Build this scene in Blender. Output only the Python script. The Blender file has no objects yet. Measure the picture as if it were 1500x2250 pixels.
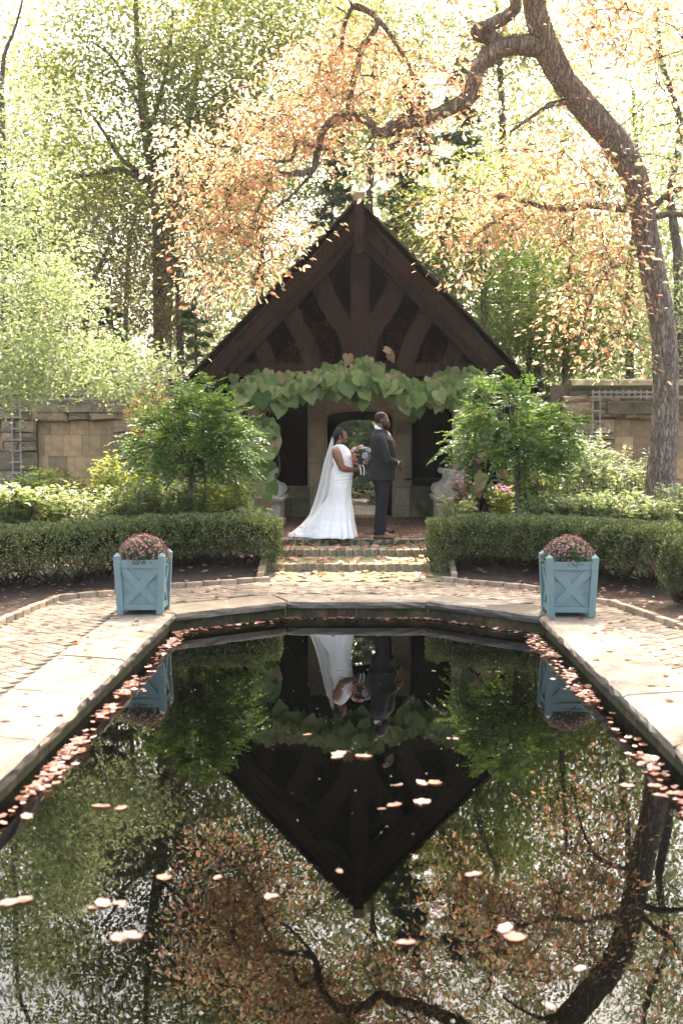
import bpy, math, random
import numpy as np
from mathutils import Vector, Matrix, Quaternion

R = np.random.RandomState(11)
random.seed(5)
sc = bpy.context.scene
col = sc.collection

# ------------------------------------------------------------------ camera
F = 2600.0; PITCH = math.radians(3.41); YAW = math.radians(0.77); CZ = 1.97
cd = bpy.data.cameras.new('camera'); cam = bpy.data.objects.new('camera', cd); col.objects.link(cam)
cd.sensor_fit = 'VERTICAL'; cd.sensor_height = 36.0; cd.lens = 36.0 * F / 2250.0
cd.clip_start = 0.1; cd.clip_end = 900
cam.location = (0, 0, CZ); cam.rotation_euler = (math.pi / 2 - PITCH, 0, YAW)
cd.dof.use_dof = True; cd.dof.focus_distance = 17.5; cd.dof.aperture_fstop = 2.2
sc.camera = cam
# ------------------------------------------------------------------ light
SUN_EL = math.radians(55); SUN_AZ = math.radians(10)     # behind the shelter, a little to the right
w = bpy.data.worlds.new('World'); sc.world = w; w.use_nodes = True
nt = w.node_tree
bg = nt.nodes['Background']
sky = nt.nodes.new('ShaderNodeTexSky'); sky.sky_type = 'NISHITA'; sky.sun_disc = False
sky.sun_elevation = SUN_EL; sky.sun_rotation = SUN_AZ
sky.air_density = 1.0; sky.dust_density = 6.0; sky.ozone_density = 0.6; sky.altitude = 0
nt.links.new(sky.outputs[0], bg.inputs[0]); bg.inputs[1].default_value = 0.15
sd = bpy.data.lights.new('sun', 'SUN'); sun = bpy.data.objects.new('sun', sd); col.objects.link(sun)
sd.energy = 2.15; sd.angle = math.radians(0.55); sd.color = (1.0, 0.96, 0.91)
S = Vector((math.sin(SUN_AZ) * math.cos(SUN_EL), math.cos(SUN_AZ) * math.cos(SUN_EL), math.sin(SUN_EL)))
sun.rotation_euler = S.to_track_quat('Z', 'Y').to_euler(); sun.location = (0, 0, 30)
sc.view_settings.view_transform = 'Standard'; sc.view_settings.look = 'None'
sc.view_settings.exposure = 2.7; sc.view_settings.gamma = 1.0
sc.view_settings.use_curve_mapping = False
sc.view_settings.use_white_balance = True          # camera balanced for open shade
sc.view_settings.white_balance_temperature = 7000; sc.view_settings.white_balance_tint = 8
sc.render.engine = 'CYCLES'
sc.cycles.use_denoising = True
sc.cycles.max_bounces = 7; sc.cycles.diffuse_bounces = 3; sc.cycles.glossy_bounces = 3
sc.cycles.transmission_bounces = 4; sc.cycles.transparent_max_bounces = 8
sc.cycles.sample_clamp_indirect = 6.0
sc.cycles.caustics_reflective = False; sc.cycles.caustics_refractive = False

# ------------------------------------------------------------------ geometry helpers
_cp, _sp, _cy, _sy = math.cos(PITCH), math.sin(PITCH), math.cos(YAW), math.sin(YAW)
def ray(u, v):
    a = (u - 750.0) / F; b = (1125.0 - v) / F
    y = _cp + b * _sp; z = -_sp + b * _cp; x = a
    return Vector((x * _cy - y * _sy, x * _sy + y * _cy, z))
def wp(u, v, Y):
    r = ray(u, v); t = Y / r.y
    return Vector((r.x * t, Y, CZ + r.z * t))
def gp(u, v, z):
    r = ray(u, v); t = (z - CZ) / r.z
    return Vector((r.x * t, r.y * t, z))

def tag(o, label=None, cat=None, group=None, kind=None):
    if label: o['label'] = label
    if cat: o['category'] = cat
    if group: o['group'] = group
    if kind: o['kind'] = kind
    return o
def empty(name, loc, label, cat, group=None, kind=None):
    o = bpy.data.objects.new(name, None); col.objects.link(o); o.location = loc
    o.empty_display_size = 0.1
    return tag(o, label, cat, group, kind)
def mw(o):
    l = Matrix.LocRotScale(o.location, o.rotation_euler, o.scale)
    return (mw(o.parent) @ o.matrix_parent_inverse @ l) if o.parent else l
def link(name, me, m, parent=None, loc=None, rot=None, scale=None, smooth=False):
    """links one mesh object; coordinates given in world space are kept when parented"""
    o = bpy.data.objects.new(name, me); col.objects.link(o)
    if m is not None and len(me.materials) == 0: me.materials.append(m)
    if smooth: me.shade_smooth()
    if loc is not None: o.location = loc
    if rot is not None: o.rotation_euler = rot
    if scale is not None: o.scale = scale
    if parent is not None:
        o.parent = parent; o.matrix_parent_inverse = mw(parent).inverted()
    return o

class MB:
    def __init__(s): s.v = []; s.f = []; s.n = 0
    def add(s, v, f):
        s.v.extend([tuple(p) for p in v]); n = s.n; s.f.extend([tuple(i + n for i in q) for q in f]); s.n += len(v); return s
    def box(s, c, d, rot=None, ch=0.0):
        """box centre c, size d; ch chamfers all vertical-top edges"""
        x, y, z = d[0] / 2, d[1] / 2, d[2] / 2
        if ch > 0:
            v = [(-x, -y, -z), (x, -y, -z), (x, y, -z), (-x, y, -z), (-x, -y, z - ch), (x, -y, z - ch), (x, y, z - ch), (-x, y, z - ch),
                 (-x + ch, -y + ch, z), (x - ch, -y + ch, z), (x - ch, y - ch, z), (-x + ch, y - ch, z)]
            f = [(3, 2, 1, 0), (0, 1, 5, 4), (1, 2, 6, 5), (2, 3, 7, 6), (3, 0, 4, 7), (4, 5, 9, 8), (5, 6, 10, 9), (6, 7, 11, 10), (7, 4, 8, 11), (8, 9, 10, 11)]
        else:
            v = [(-x, -y, -z), (x, -y, -z), (x, y, -z), (-x, y, -z), (-x, -y, z), (x, -y, z), (x, y, z), (-x, y, z)]
            f = [(3, 2, 1, 0), (4, 5, 6, 7), (0, 1, 5, 4), (1, 2, 6, 5), (2, 3, 7, 6), (3, 0, 4, 7)]
        M = rot if rot is not None else Matrix.Identity(3)
        c = Vector(c)
        return s.add([M @ Vector(p) + c for p in v], f)
    def bar(s, a, b, wd, dp, up=(0, 0, 1)):
        """box from a to b; wd across, dp along 'up-ish' normal"""
        a = Vector(a); b = Vector(b); d = (b - a); L = d.length; d.normalize()
        u = Vector(up); sx = d.cross(u)
        if sx.length < 1e-4: u = Vector((0, 1, 0)); sx = d.cross(u)
        sx.normalize(); uu = sx.cross(d).normalized()
        M = Matrix((sx, d, uu)).transposed()
        return s.box((a + b) / 2, (wd, L, dp), M)
    def tube(s, pts, rad, n=8, cap=True, jit=0.0, rs=None):
        P = [Vector(p) for p in pts]; m = len(P); rings = []
        up = Vector((0, 0, 1)); prev = None
        for i in range(m):
            t = (P[min(i + 1, m - 1)] - P[max(i - 1, 0)])
            if t.length < 1e-9: t = Vector((0, 0, 1))
            t.normalize()
            if prev is None:
                a = t.orthogonal().normalized()
            else:
                a = (prev - t * prev.dot(t))
                a = a.normalized() if a.length > 1e-6 else t.orthogonal().normalized()
            prev = a; b = t.cross(a)
            for k in range(n):
                th = 2 * math.pi * k / n
                r = rad[i] if hasattr(rad, '__len__') else rad
                if jit and rs is not None: r *= 1 + jit * rs.uniform(-1, 1)
                rings.append(P[i] + (a * math.cos(th) + b * math.sin(th)) * r)
        f = []
        for i in range(m - 1):
            for k in range(n):
                k2 = (k + 1) % n
                f.append((i * n + k, i * n + k2, (i + 1) * n + k2, (i + 1) * n + k))
        if cap:
            f.append(tuple(range(n - 1, -1, -1))); f.append(tuple((m - 1) * n + k for k in range(n)))
        return s.add(rings, f)
    def ball(s, c, r, n=14, m=9, rot=None):
        r = (r, r, r) if not hasattr(r, '__len__') else r
        v = [(0, 0, -1)]
        for i in range(1, m):
            ph = -math.pi / 2 + math.pi * i / m
            for k in range(n):
                th = 2 * math.pi * k / n
                v.append((math.cos(ph) * math.cos(th), math.cos(ph) * math.sin(th), math.sin(ph)))
        v.append((0, 0, 1)); f = []
        for k in range(n):
            k2 = (k + 1) % n
            f.append((0, 1 + k2, 1 + k))
            for i in range(m - 2):
                a = 1 + i * n
                f.append((a + k, a + k2, a + n + k2, a + n + k))
            a = 1 + (m - 2) * n
            f.append((a + k, a + k2, len(v) - 1))
        M = rot if rot is not None else Matrix.Identity(3); c = Vector(c)
        return s.add([M @ Vector((p[0] * r[0], p[1] * r[1], p[2] * r[2])) + c for p in v], f)
    def cap(s, a, ra, b, rb, n=12):
        s.ball(a, ra, n, 8); s.ball(b, rb, n, 8); return s.tube([a, b], [ra, rb], n)
    def loft(s, rings, cap=True):
        n = len(rings[0]); v = [p for r in rings for p in r]; f = []
        for i in range(len(rings) - 1):
            for k in range(n):
                k2 = (k + 1) % n
                f.append((i * n + k, i * n + k2, (i + 1) * n + k2, (i + 1) * n + k))
        if cap:
            f.append(tuple(range(n - 1, -1, -1))); f.append(tuple((len(rings) - 1) * n + k for k in range(n)))
        return s.add(v, f)
    def prism(s, pts, a, b, axis='y'):
        """polygon pts in (x,z) extruded between y=a and y=b (or (x,y) between z)"""
        n = len(pts)
        if axis == 'y': v = [(p[0], a, p[1]) for p in pts] + [(p[0], b, p[1]) for p in pts]
        elif axis == 'x': v = [(a, p[0], p[1]) for p in pts] + [(b, p[0], p[1]) for p in pts]
        else: v = [(p[0], p[1], a) for p in pts] + [(p[0], p[1], b) for p in pts]
        f = [tuple(range(n)), tuple(range(2 * n - 1, n - 1, -1))]
        f += [(k, (k + 1) % n + 0, (k + 1) % n + n, k + n)[::-1] for k in range(n)]
        return s.add(v, f)
    def mesh(s, name='m'):
        me = bpy.data.meshes.new(name); me.from_pydata(s.v, [], s.f); me.update(); return me
    def obj(s, name, m, parent=None, smooth=False):
        return link(name, s.mesh(name), m, parent, smooth=smooth)

def fix_normals(me):
    import bmesh
    bm = bmesh.new(); bm.from_mesh(me); bmesh.ops.recalc_face_normals(bm, faces=bm.faces); bm.to_mesh(me); bm.free()

# leaf templates: (x along, y across, z fold), faces
T_SIMPLE = (np.array([(0, 0, 0), (.45, .5, .12), (1, 0, 0), (.45, -.5, .12)], float), [(0, 2, 1), (0, 3, 2)])
T_OVAL = (np.array([(0, 0, 0), (.3, .42, .1), (.72, .38, .08), (1, 0, -.06), (.72, -.38, .08), (.3, -.42, .1), (.5, 0, .0)], float),
          [(0, 6, 1), (1, 6, 2), (2, 6, 3), (3, 6, 4), (4, 6, 5), (5, 6, 0)])
T_NEEDLE = (np.array([(0, .5, 0), (0, -.5, 0), (1, 0, 0)], float), [(0, 1, 2)])
T_HEART = (np.array([(.05, 0, 0), (-.06, .14, .04), (-.07, .30, .07), (.02, .44, .08), (.18, .53, .06), (.38, .52, .02), (.60, .39, -.01), (.82, .18, -.05), (1, 0, -.13),
                     (.82, -.18, -.05), (.60, -.39, -.01), (.38, -.52, .02), (.18, -.53, .06), (.02, -.44, .08), (-.07, -.30, .07), (-.06, -.14, .04), (.35, 0, -.05), (.66, 0, -.07), (.2, .27, .05), (.2, -.27, .05), (.45, .26, .02), (.45, -.26, .02)], float),
           [(0, 18, 1), (1, 18, 2), (2, 18, 3), (3, 18, 4), (4, 18, 5), (5, 18, 20), (5, 20, 6), (6, 20, 7), (7, 20, 17), (7, 17, 8), (18, 16, 20), (20, 16, 17), (0, 16, 18),
            (15, 19, 0), (14, 19, 15), (13, 19, 14), (12, 19, 13), (11, 19, 12), (11, 21, 19), (10, 21, 11), (9, 21, 10), (9, 17, 21), (8, 17, 9), (19, 21, 16), (21, 17, 16), (0, 19, 16)])
T_HEART[0][:, 2] *= 1.7
def _mk(T):
    v, f = T
    return v, np.array([list(q) for q in f], int)
def nrm(a): return a / np.maximum(np.linalg.norm(a, axis=1, keepdims=True), 1e-9)
def leaf_mesh(name, P, A, N, L, W=0.5, T=T_SIMPLE):
    """P points, A long axes, N normals (n,3), L lengths (n), W width ratio -> one mesh"""
    tv, tf = _mk(T); n = len(P)
    P = np.asarray(P, float); A = nrm(np.asarray(A, float)); N = np.asarray(N, float)
    N = nrm(N - A * np.sum(A * N, axis=1, keepdims=True) + 1e-6); B = np.cross(N, A)
    L = np.broadcast_to(np.asarray(L, float), (n,)); Wd = L * W
    V = (P[:, None, :] + tv[None, :, 0, None] * (A * L[:, None])[:, None, :]
         + tv[None, :, 1, None] * (B * Wd[:, None])[:, None, :] + tv[None, :, 2, None] * (N * L[:, None])[:, None, :]).reshape(-1, 3)
    k = len(tv); Fs = (tf[None] + (np.arange(n) * k)[:, None, None]).reshape(-1, 3)
    me = bpy.data.meshes.new(name)
    me.vertices.add(len(V)); me.vertices.foreach_set('co', V.astype(np.float32).ravel())
    me.loops.add(Fs.size); me.loops.foreach_set('vertex_index', Fs.astype(np.int32).ravel())
    me.polygons.add(len(Fs)); me.polygons.foreach_set('loop_start', np.arange(0, Fs.size, 3, dtype=np.int32))
    me.update(calc_edges=True); return me
def rdir(n, rs=R): return nrm(rs.normal(size=(n, 3)))
def interp(pts, n):
    """smooth resample of a list of vectors (Catmull-Rom)"""
    P = [Vector(p) for p in pts]; out = []
    m = len(P) - 1
    for i in range(n):
        t = i / (n - 1) * m; k = min(int(t), m - 1); u = t - k
        p0, p1, p2, p3 = P[max(k - 1, 0)], P[k], P[k + 1], P[min(k + 2, m)]
        out.append(0.5 * ((2 * p1) + (p2 - p0) * u + (2 * p0 - 5 * p1 + 4 * p2 - p3) * u * u + (3 * p1 - p0 - 3 * p2 + p3) * u ** 3))
    return out
def lerps(vals, n):
    return np.interp(np.linspace(0, len(vals) - 1, n), np.arange(len(vals)), vals)

# ------------------------------------------------------------------ materials
def newmat(name):
    m = bpy.data.materials.new(name); m.use_nodes = True
    nt = m.node_tree; return m, nt, nt.nodes['Principled BSDF'], nt.nodes['Material Output']
def tex(nt, scale=(1, 1, 1), coord='Object', rot=(0, 0, 0)):
    tc = nt.nodes.new('ShaderNodeTexCoord'); mp = nt.nodes.new('ShaderNodeMapping')
    mp.inputs['Scale'].default_value = scale; mp.inputs['Rotation'].default_value = rot
    nt.links.new(tc.outputs[coord], mp.inputs['Vector']); return mp.outputs['Vector']
def ramp(nt, fac, stops, mode='LINEAR'):
    r = nt.nodes.new('ShaderNodeValToRGB'); r.color_ramp.interpolation = mode
    e = r.color_ramp.elements
    while len(e) < len(stops): e.new(0.5)
    for i, (p, c) in enumerate(stops):
        e[i].position = p; e[i].color = (c[0], c[1], c[2], 1)
    if fac is not None: nt.links.new(fac, r.inputs['Fac'])
    return r.outputs['Color']
def noise(nt, vec, scale, detail=4, rough=.6, dist=0):
    n = nt.nodes.new('ShaderNodeTexNoise'); n.inputs['Scale'].default_value = scale; n.inputs['Detail'].default_value = detail
    n.inputs['Roughness'].default_value = rough; n.inputs['Distortion'].default_value = dist
    if vec is not None: nt.links.new(vec, n.inputs['Vector'])
    return n.outputs['Fac']
def mix(nt, fac, a, b, mode='MIX'):
    m = nt.nodes.new('ShaderNodeMix'); m.data_type = 'RGBA'; m.blend_type = mode
    for s, v in ((0, fac), (6, a), (7, b)):
        if isinstance(v, (int, float)): m.inputs[s].default_value = v
        elif isinstance(v, tuple): m.inputs[s].default_value = (v[0], v[1], v[2], 1)
        else: nt.links.new(v, m.inputs[s])
    return m.outputs[2]
def math_(nt, op, a, b=0.5):
    m = nt.nodes.new('ShaderNodeMath'); m.operation = op
    for i, v in enumerate((a, b)):
        if isinstance(v, (int, float)): m.inputs[i].default_value = v
        else: nt.links.new(v, m.inputs[i])
    return m.outputs[0]
def bump(nt, bs, h, strength=.5, dist=.02, prev=None):
    b = nt.nodes.new('ShaderNodeBump'); b.inputs['Strength'].default_value = strength; b.inputs['Distance'].default_value = dist
    nt.links.new(h, b.inputs['Height'])
    if prev: nt.links.new(prev, b.inputs['Normal'])
    nt.links.new(b.outputs['Normal'], bs.inputs['Normal']); return b.outputs['Normal']
def island(nt):
    return nt.nodes.new('ShaderNodeNewGeometry').outputs['Random Per Island']
def objrand(nt):
    return nt.nodes.new('ShaderNodeObjectInfo').outputs['Random']

def leafmat(name, cols, trans=.5, rough=.5, tsat=(1.25, 1.2, .7), per_object=False, spec=.3, big=None):
    m, nt, bs, out = newmat(name)
    n = len(cols)
    f = objrand(nt) if per_object else island(nt)
    c = ramp(nt, f, [((i + .5) / n, k) for i, k in enumerate(cols)])
    if big:
        nz = noise(nt, tex(nt), big[0], 2)
        c = mix(nt, ramp(nt, nz, [(.42, (0, 0, 0)), (.6, (1, 1, 1))]), c, big[1])
    nt.links.new(c, bs.inputs['Base Color']); bs.inputs['Roughness'].default_value = rough
    bs.inputs['Specular IOR Level'].default_value = spec
    tr = nt.nodes.new('ShaderNodeBsdfTranslucent')
    cc = mix(nt, 1.0, c, tuple(min(k, 2) for k in tsat), 'MULTIPLY')
    nt.links.new(cc, tr.inputs['Color'])
    ms = nt.nodes.new('ShaderNodeMixShader'); ms.inputs[0].default_value = trans
    nt.links.new(bs.outputs[0], ms.inputs[1]); nt.links.new(tr.outputs[0], ms.inputs[2]); nt.links.new(ms.outputs[0], out.inputs['Surface'])
    return m
def stonemat(name, cols, scale=3, moss=0.0, rough=.9, bs_=.6, bd=.02, per=True, coord='Object', mosscol=(.09, .11, .03), fine=40):
    m, nt, bs, out = newmat(name)
    v = tex(nt, coord=coord)
    n1 = noise(nt, v, scale, 6, .65)
    c = ramp(nt, n1, [(.3, cols[0]), (.5, cols[1]), (.72, cols[2])])
    if per:
        c = mix(nt, 1.0, c, ramp(nt, objrand(nt), [(0, (.68, .66, .64)), (.5, (1, .97, .92)), (1, (1.28, 1.15, 1.0))]), 'MULTIPLY')
    n2 = noise(nt, v, fine, 5, .7)
    c = mix(nt, .8, c, ramp(nt, n2, [(.3, (.7, .7, .7)), (.6, (1.1, 1.1, 1.1))]), 'MULTIPLY')
    if moss > 0:
        n3 = noise(nt, v, 2.3, 6, .7)
        c = mix(nt, ramp(nt, n3, [(.62 - moss * .4, (0, 0, 0)), (.74 - moss * .4, (1, 1, 1))]), c, mosscol)
    nt.links.new(c, bs.inputs['Base Color']); bs.inputs['Roughness'].default_value = rough
    bs.inputs['Specular IOR Level'].default_value = .25
    hh = math_(nt, 'ADD', math_(nt, 'MULTIPLY', n1, .8), math_(nt, 'MULTIPLY', n2, .25))
    bump(nt, bs, hh, bs_, bd)
    return m
def barkmat(name, cols, sc_=(9, 9, 1.6), bd=.03, moss=False):
    m, nt, bs, out = newmat(name)
    v = tex(nt, sc_)
    vo = nt.nodes.new('ShaderNodeTexVoronoi'); vo.feature = 'DISTANCE_TO_EDGE'; vo.inputs['Scale'].default_value = 1.5
    nz = nt.nodes.new('ShaderNodeTexNoise'); nz.inputs['Scale'].default_value = 2.5; nz.inputs['Detail'].default_value = 4
    nt.links.new(v, nz.inputs['Vector'])
    ad = nt.nodes.new('ShaderNodeVectorMath'); ad.operation = 'MULTIPLY_ADD'; ad.inputs[1].default_value = (1.7, 1.7, 1.7)
    nt.links.new(nz.outputs['Color'], ad.inputs[0]); nt.links.new(v, ad.inputs[2]); nt.links.new(ad.outputs[0], vo.inputs['Vector'])
    c = ramp(nt, vo.outputs['Distance'], [(0, cols[0]), (.12, cols[1]), (.5, cols[2])])
    fine = noise(nt, v, 6, 5)
    c = mix(nt, .7, c, ramp(nt, fine, [(.3, (.7, .7, .7)), (.65, (1.15, 1.15, 1.15))]), 'MULTIPLY')
    if moss:
        g = nt.nodes.new('ShaderNodeNewGeometry'); sp = nt.nodes.new('ShaderNodeSeparateXYZ'); nt.links.new(g.outputs['Normal'], sp.inputs[0])
        k = math_(nt, 'ADD', sp.outputs['Z'], math_(nt, 'MULTIPLY', math_(nt, 'SUBTRACT', noise(nt, tex(nt), 3, 4), .5), 2.2))
        c = mix(nt, ramp(nt, k, [(.45, (0, 0, 0)), (.75, (1, 1, 1))]), c, (.085, .1, .025))
    nt.links.new(c, bs.inputs['Base Color']); bs.inputs['Roughness'].default_value = .95; bs.inputs['Specular IOR Level'].default_value = .15
    h = math_(nt, 'ADD', ramp(nt, vo.outputs['Distance'], [(0, (0, 0, 0)), (.3, (1, 1, 1))]), math_(nt, 'MULTIPLY', fine, .4))
    bump(nt, bs, h, .9, bd)
    return m
def plain(name, c, rough=.6, spec=.4, nscale=None, var=.15, bd=.003, sheen=0, coord='Object', stretch=(1, 1, 1), metal=0):
    m, nt, bs, out = newmat(name)
    bs.inputs['Roughness'].default_value = rough; bs.inputs['Specular IOR Level'].default_value = spec; bs.inputs['Metallic'].default_value = metal
    if sheen: bs.inputs['Sheen Weight'].default_value = sheen
    if nscale:
        n = noise(nt, tex(nt, stretch, coord), nscale, 5, .6)
        cc = ramp(nt, n, [(.3, tuple(k * (1 - var) for k in c)), (.7, tuple(min(k * (1 + var), 1) for k in c))])
        nt.links.new(cc, bs.inputs['Base Color']); bump(nt, bs, n, .5, bd)
    else: bs.inputs['Base Color'].default_value = (*c, 1)
    return m
M = {}
M['brick_pave'] = stonemat('paving_brick', [(.125, .10, .08), (.19, .16, .125), (.25, .215, .17)], 5, .08, fine=60, bs_=.4, bd=.008)
M['brick_dark'] = stonemat('floor_brick', [(.11, .075, .055), (.17, .115, .085), (.22, .15, .11)], 5, .15, fine=60, bs_=.4, bd=.008)
M['mortar'] = stonemat('sand_joint', [(.05, .04, .028), (.08, .065, .045), (.12, .10, .065)], 6, .15, per=False)
M['coping'] = stonemat('coping_stone', [(.105, .09, .07), (.185, .165, .135), (.265, .24, .20)], 1.7, .0, fine=22, bs_=.5, bd=.012)
M['poolwall'] = stonemat('pool_wall', [(.025, .022, .013), (.06, .05, .028), (.15, .11, .06)], 5, .36, mosscol=(.045, .055, .015), bs_=.8)
M['rubble'] = stonemat('rubble_stone', [(.19, .15, .10), (.32, .26, .18), (.43, .36, .265)], 5, .12, bs_=.9, bd=.03, fine=25)
M['cap'] = stonemat('mossy_cap', [(.10, .085, .05), (.18, .15, .10), (.25, .21, .15)], 4, .38, mosscol=(.11, .11, .05), bs_=.9, bd=.03)
M['sand'] = stonemat('sandstone', [(.33, .23, .13), (.44, .325, .19), (.52, .41, .27)], 2.4, .05, fine=30, bs_=.3, bd=.008)
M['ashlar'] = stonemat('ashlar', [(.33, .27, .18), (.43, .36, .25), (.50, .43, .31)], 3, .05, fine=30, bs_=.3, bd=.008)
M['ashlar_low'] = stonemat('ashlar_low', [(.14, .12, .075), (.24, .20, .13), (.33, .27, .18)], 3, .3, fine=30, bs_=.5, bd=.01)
M['pale'] = stonemat('carved_stone', [(.32, .29, .235), (.46, .425, .35), (.56, .52, .44)], 4, .05, fine=35, bs_=.3, bd=.006, per=False)
M['step'] = stonemat('step_brick', [(.24, .18, .12), (.34, .27, .20), (.44, .36, .28)], 5, .2, fine=50)
def soil_mat():
    m, nt, bs, out = newmat('soil')
    v = tex(nt); a = noise(nt, v, 7, 8, .75); b = noise(nt, v, 60, 5, .7)
    c = ramp(nt, a, [(.35, (.035, .022, .014)), (.5, (.06, .038, .024)), (.68, (.11, .065, .04))])
    c = mix(nt, .8, c, ramp(nt, b, [(.3, (.5, .5, .5)), (.65, (1.3, 1.25, 1.2))]), 'MULTIPLY')
    nt.links.new(c, bs.inputs['Base Color']); bs.inputs['Roughness'].default_value = 1
    bump(nt, bs, b, .9, .03); return m
M['soil'] = soil_mat()
def tread_mat():
    m, nt, bs, out = newmat('mossy_tread')
    v = tex(nt); a = noise(nt, v, 3.5, 6, .7); b = noise(nt, v, 45, 5, .7)
    c = ramp(nt, a, [(.36, (.16, .18, .06)), (.48, (.27, .235, .135)), (.62, (.35, .29, .205))])
    c = mix(nt, .8, c, ramp(nt, b, [(.3, (.6, .6, .55)), (.65, (1.2, 1.2, 1.15))]), 'MULTIPLY')
    nt.links.new(c, bs.inputs['Base Color']); bs.inputs['Roughness'].default_value = 1
    bump(nt, bs, b, .9, .03); return m
M['tread'] = tread_mat()
def timber_mat(name, c0, c1, sc_=(6, 6, 1.2)):
    m, nt, bs, out = newmat(name)
    n = noise(nt, tex(nt, sc_), 4, 7, .7, .6); n2 = noise(nt, tex(nt), 2, 4)
    c = ramp(nt, n, [(.3, c0), (.7, c1)])
    c = mix(nt, .6, c, ramp(nt, n2, [(.35, (.75, .75, .75)), (.65, (1.25, 1.2, 1.15))]), 'MULTIPLY')
    nt.links.new(c, bs.inputs['Base Color']); bs.inputs['Roughness'].default_value = .85; bs.inputs['Specular IOR Level'].default_value = .12
    cr = noise(nt, tex(nt, (sc_[0] * 3, sc_[1] * 3, sc_[2] * .5)), 3, 3, .5)
    ck = ramp(nt, cr, [(.335, (0, 0, 0)), (.37, (1, 1, 1))]); c = mix(nt, .75, c, ck, 'MULTIPLY'); nt.links.new(c, bs.inputs['Base Color'])
    bump(nt, bs, math_(nt, 'ADD', n, ck), .8, .012); return m
M['timber'] = timber_mat('dark_timber', (.020, .0125, .009), (.050, .031, .022))
M['rake'] = timber_mat('rake_board', (.021, .0125, .009), (.046, .028, .019), (2, 6, 2))
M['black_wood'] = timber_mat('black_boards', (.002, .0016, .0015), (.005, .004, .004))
M['grey_wood'] = timber_mat('weathered_wood', (.26, .24, .20), (.44, .41, .36), (8, 8, 2))
M['shingle'] = stonemat('shingle', [(.05, .042, .03), (.10, .085, .065), (.15, .13, .10)], 6, .25, fine=40)
M['darkbrick'] = stonemat('gable_brick', [(.09, .03, .02), (.16, .05, .032), (.2, .07, .045)], 8, 0, fine=60)
M['paint'] = plain('blue_green_paint', (.165, .238, .232), .5, .4, 14, .09, .002, stretch=(1, 1, .4))
M['white'] = plain('white_paint', (.75, .75, .72), .4)
M['steel_green'] = plain('green_metal', (.02, .05, .03), .4)
M['bark'] = barkmat('furrowed_bark', [(.11, .08, .06), (.34, .265, .20), (.52, .44, .355)], (12, 12, 2.2), .035, True)
M['bark_far'] = barkmat('far_bark', [(.08, .06, .045), (.17, .14, .105), (.25, .21, .165)], (9, 9, 2), .02)
M['twig'] = plain('twig', (.075, .05, .035), .9, .1, 8)
M['vine_stem'] = plain('vine_stem', (.14, .10, .06), .9, .1, 8)
# ================================================================== SETTING
DECK = 0.20; PLAT = 0.55
POOL = [(-1.88, -5), (-1.88, 12.15), (-.78, 13.1), (.76, 13.1), (1.85, 12.0), (1.85, -5)]
def ground_h(x, y):
    if abs(x) < 1.26 and 14.4 < y < 17.6: return .12
    if y < 14.6: h = .165
    elif y < 17.3: h = .165 + (y - 14.6) / 2.7 * .36
    else: h = .525
    ax = abs(x)
    if ax > 3.4 and y < 17.3: h += min((ax - 3.4) * .10, .25) * (1 if y > 8 else .4)
    if y > 45: h += (y - 45) * .06
    return min(h, 9.0)
xs = sorted(set([-250, -90, -40, -20, -12] + list(np.arange(-8, 8.01, .5)) + [-1.25, 1.25, -1.3, 1.3, -2.5, 2.5, 12, 20, 40, 90, 250]))
ys = sorted(set([-120, -40, -12] + list(np.arange(-6, 23.01, .5)) + [14.5, 26, 30, 36, 45, 60, 90, 160, 400]))
b = MB(); idx = {}
for x in xs:
    for y in ys:
        hh = ground_h(x, y) + (.02 * math.sin(x * 3.1 + y * 2.3) if abs(x) > 3.2 else 0)
        idx[x, y] = len(b.v); b.v.append((x, y, hh))
b.n = len(b.v)
for i in range(len(xs) - 1):
    for j in range(len(ys) - 1):
        cx = (xs[i] + xs[i + 1]) / 2; cy = (ys[j] + ys[j + 1]) / 2
        if -2.5 < cx < 2.5 and -6 < cy < 13.5: continue
        b.f.append((idx[xs[i], ys[j]], idx[xs[i + 1], ys[j]], idx[xs[i + 1], ys[j + 1]], idx[xs[i], ys[j + 1]]))
tag(b.obj('ground', M['soil'], smooth=True), 'dark leaf-strewn garden soil under the hedges and trees', kind='structure')

# --- terrace bed (joint sand) with pool hole ; outline outer
OUT = [(-3.75, -5), (-3.6, 8.0), (-3.46, 11.45), (-3.35, 13.1), (-2.3, 14.2), (-1.12, 15.0), (1.06, 15.0), (2.15, 14.0), (2.75, 12.8), (3.1, 11.0), (3.4, 8.0), (3.6, -5)]
def inside(poly, x, y):
    c = False; n = len(poly)
    for i in range(n):
        x1, y1 = poly[i]; x2, y2 = poly[(i + 1) % n]
        if (y1 > y) != (y2 > y) and x < (x2 - x1) * (y - y1) / (y2 - y1) + x1: c = not c
    return c
def offset_poly(pl, d):
    """open polyline offset to the left by d"""
    out = []
    for i, p in enumerate(pl):
        p = Vector(p); ns = []
        for a, c in ((i - 1, i), (i, i + 1)):
            if a >= 0 and c < len(pl):
                t = (Vector(pl[c]) - Vector(pl[a])).normalized(); ns.append(Vector((-t.y, t.x)))
        n = sum(ns, Vector((0, 0))).normalized(); k = d / max(n.dot(ns[0]), .3)
        out.append(tuple(p + n * k))
    return out
COPO = offset_poly(POOL, .60)      # outer edge of coping (pool listed clockwise seen from above -> left = outside)
b = MB()
z = DECK - .014
inn = COPO; 
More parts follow.
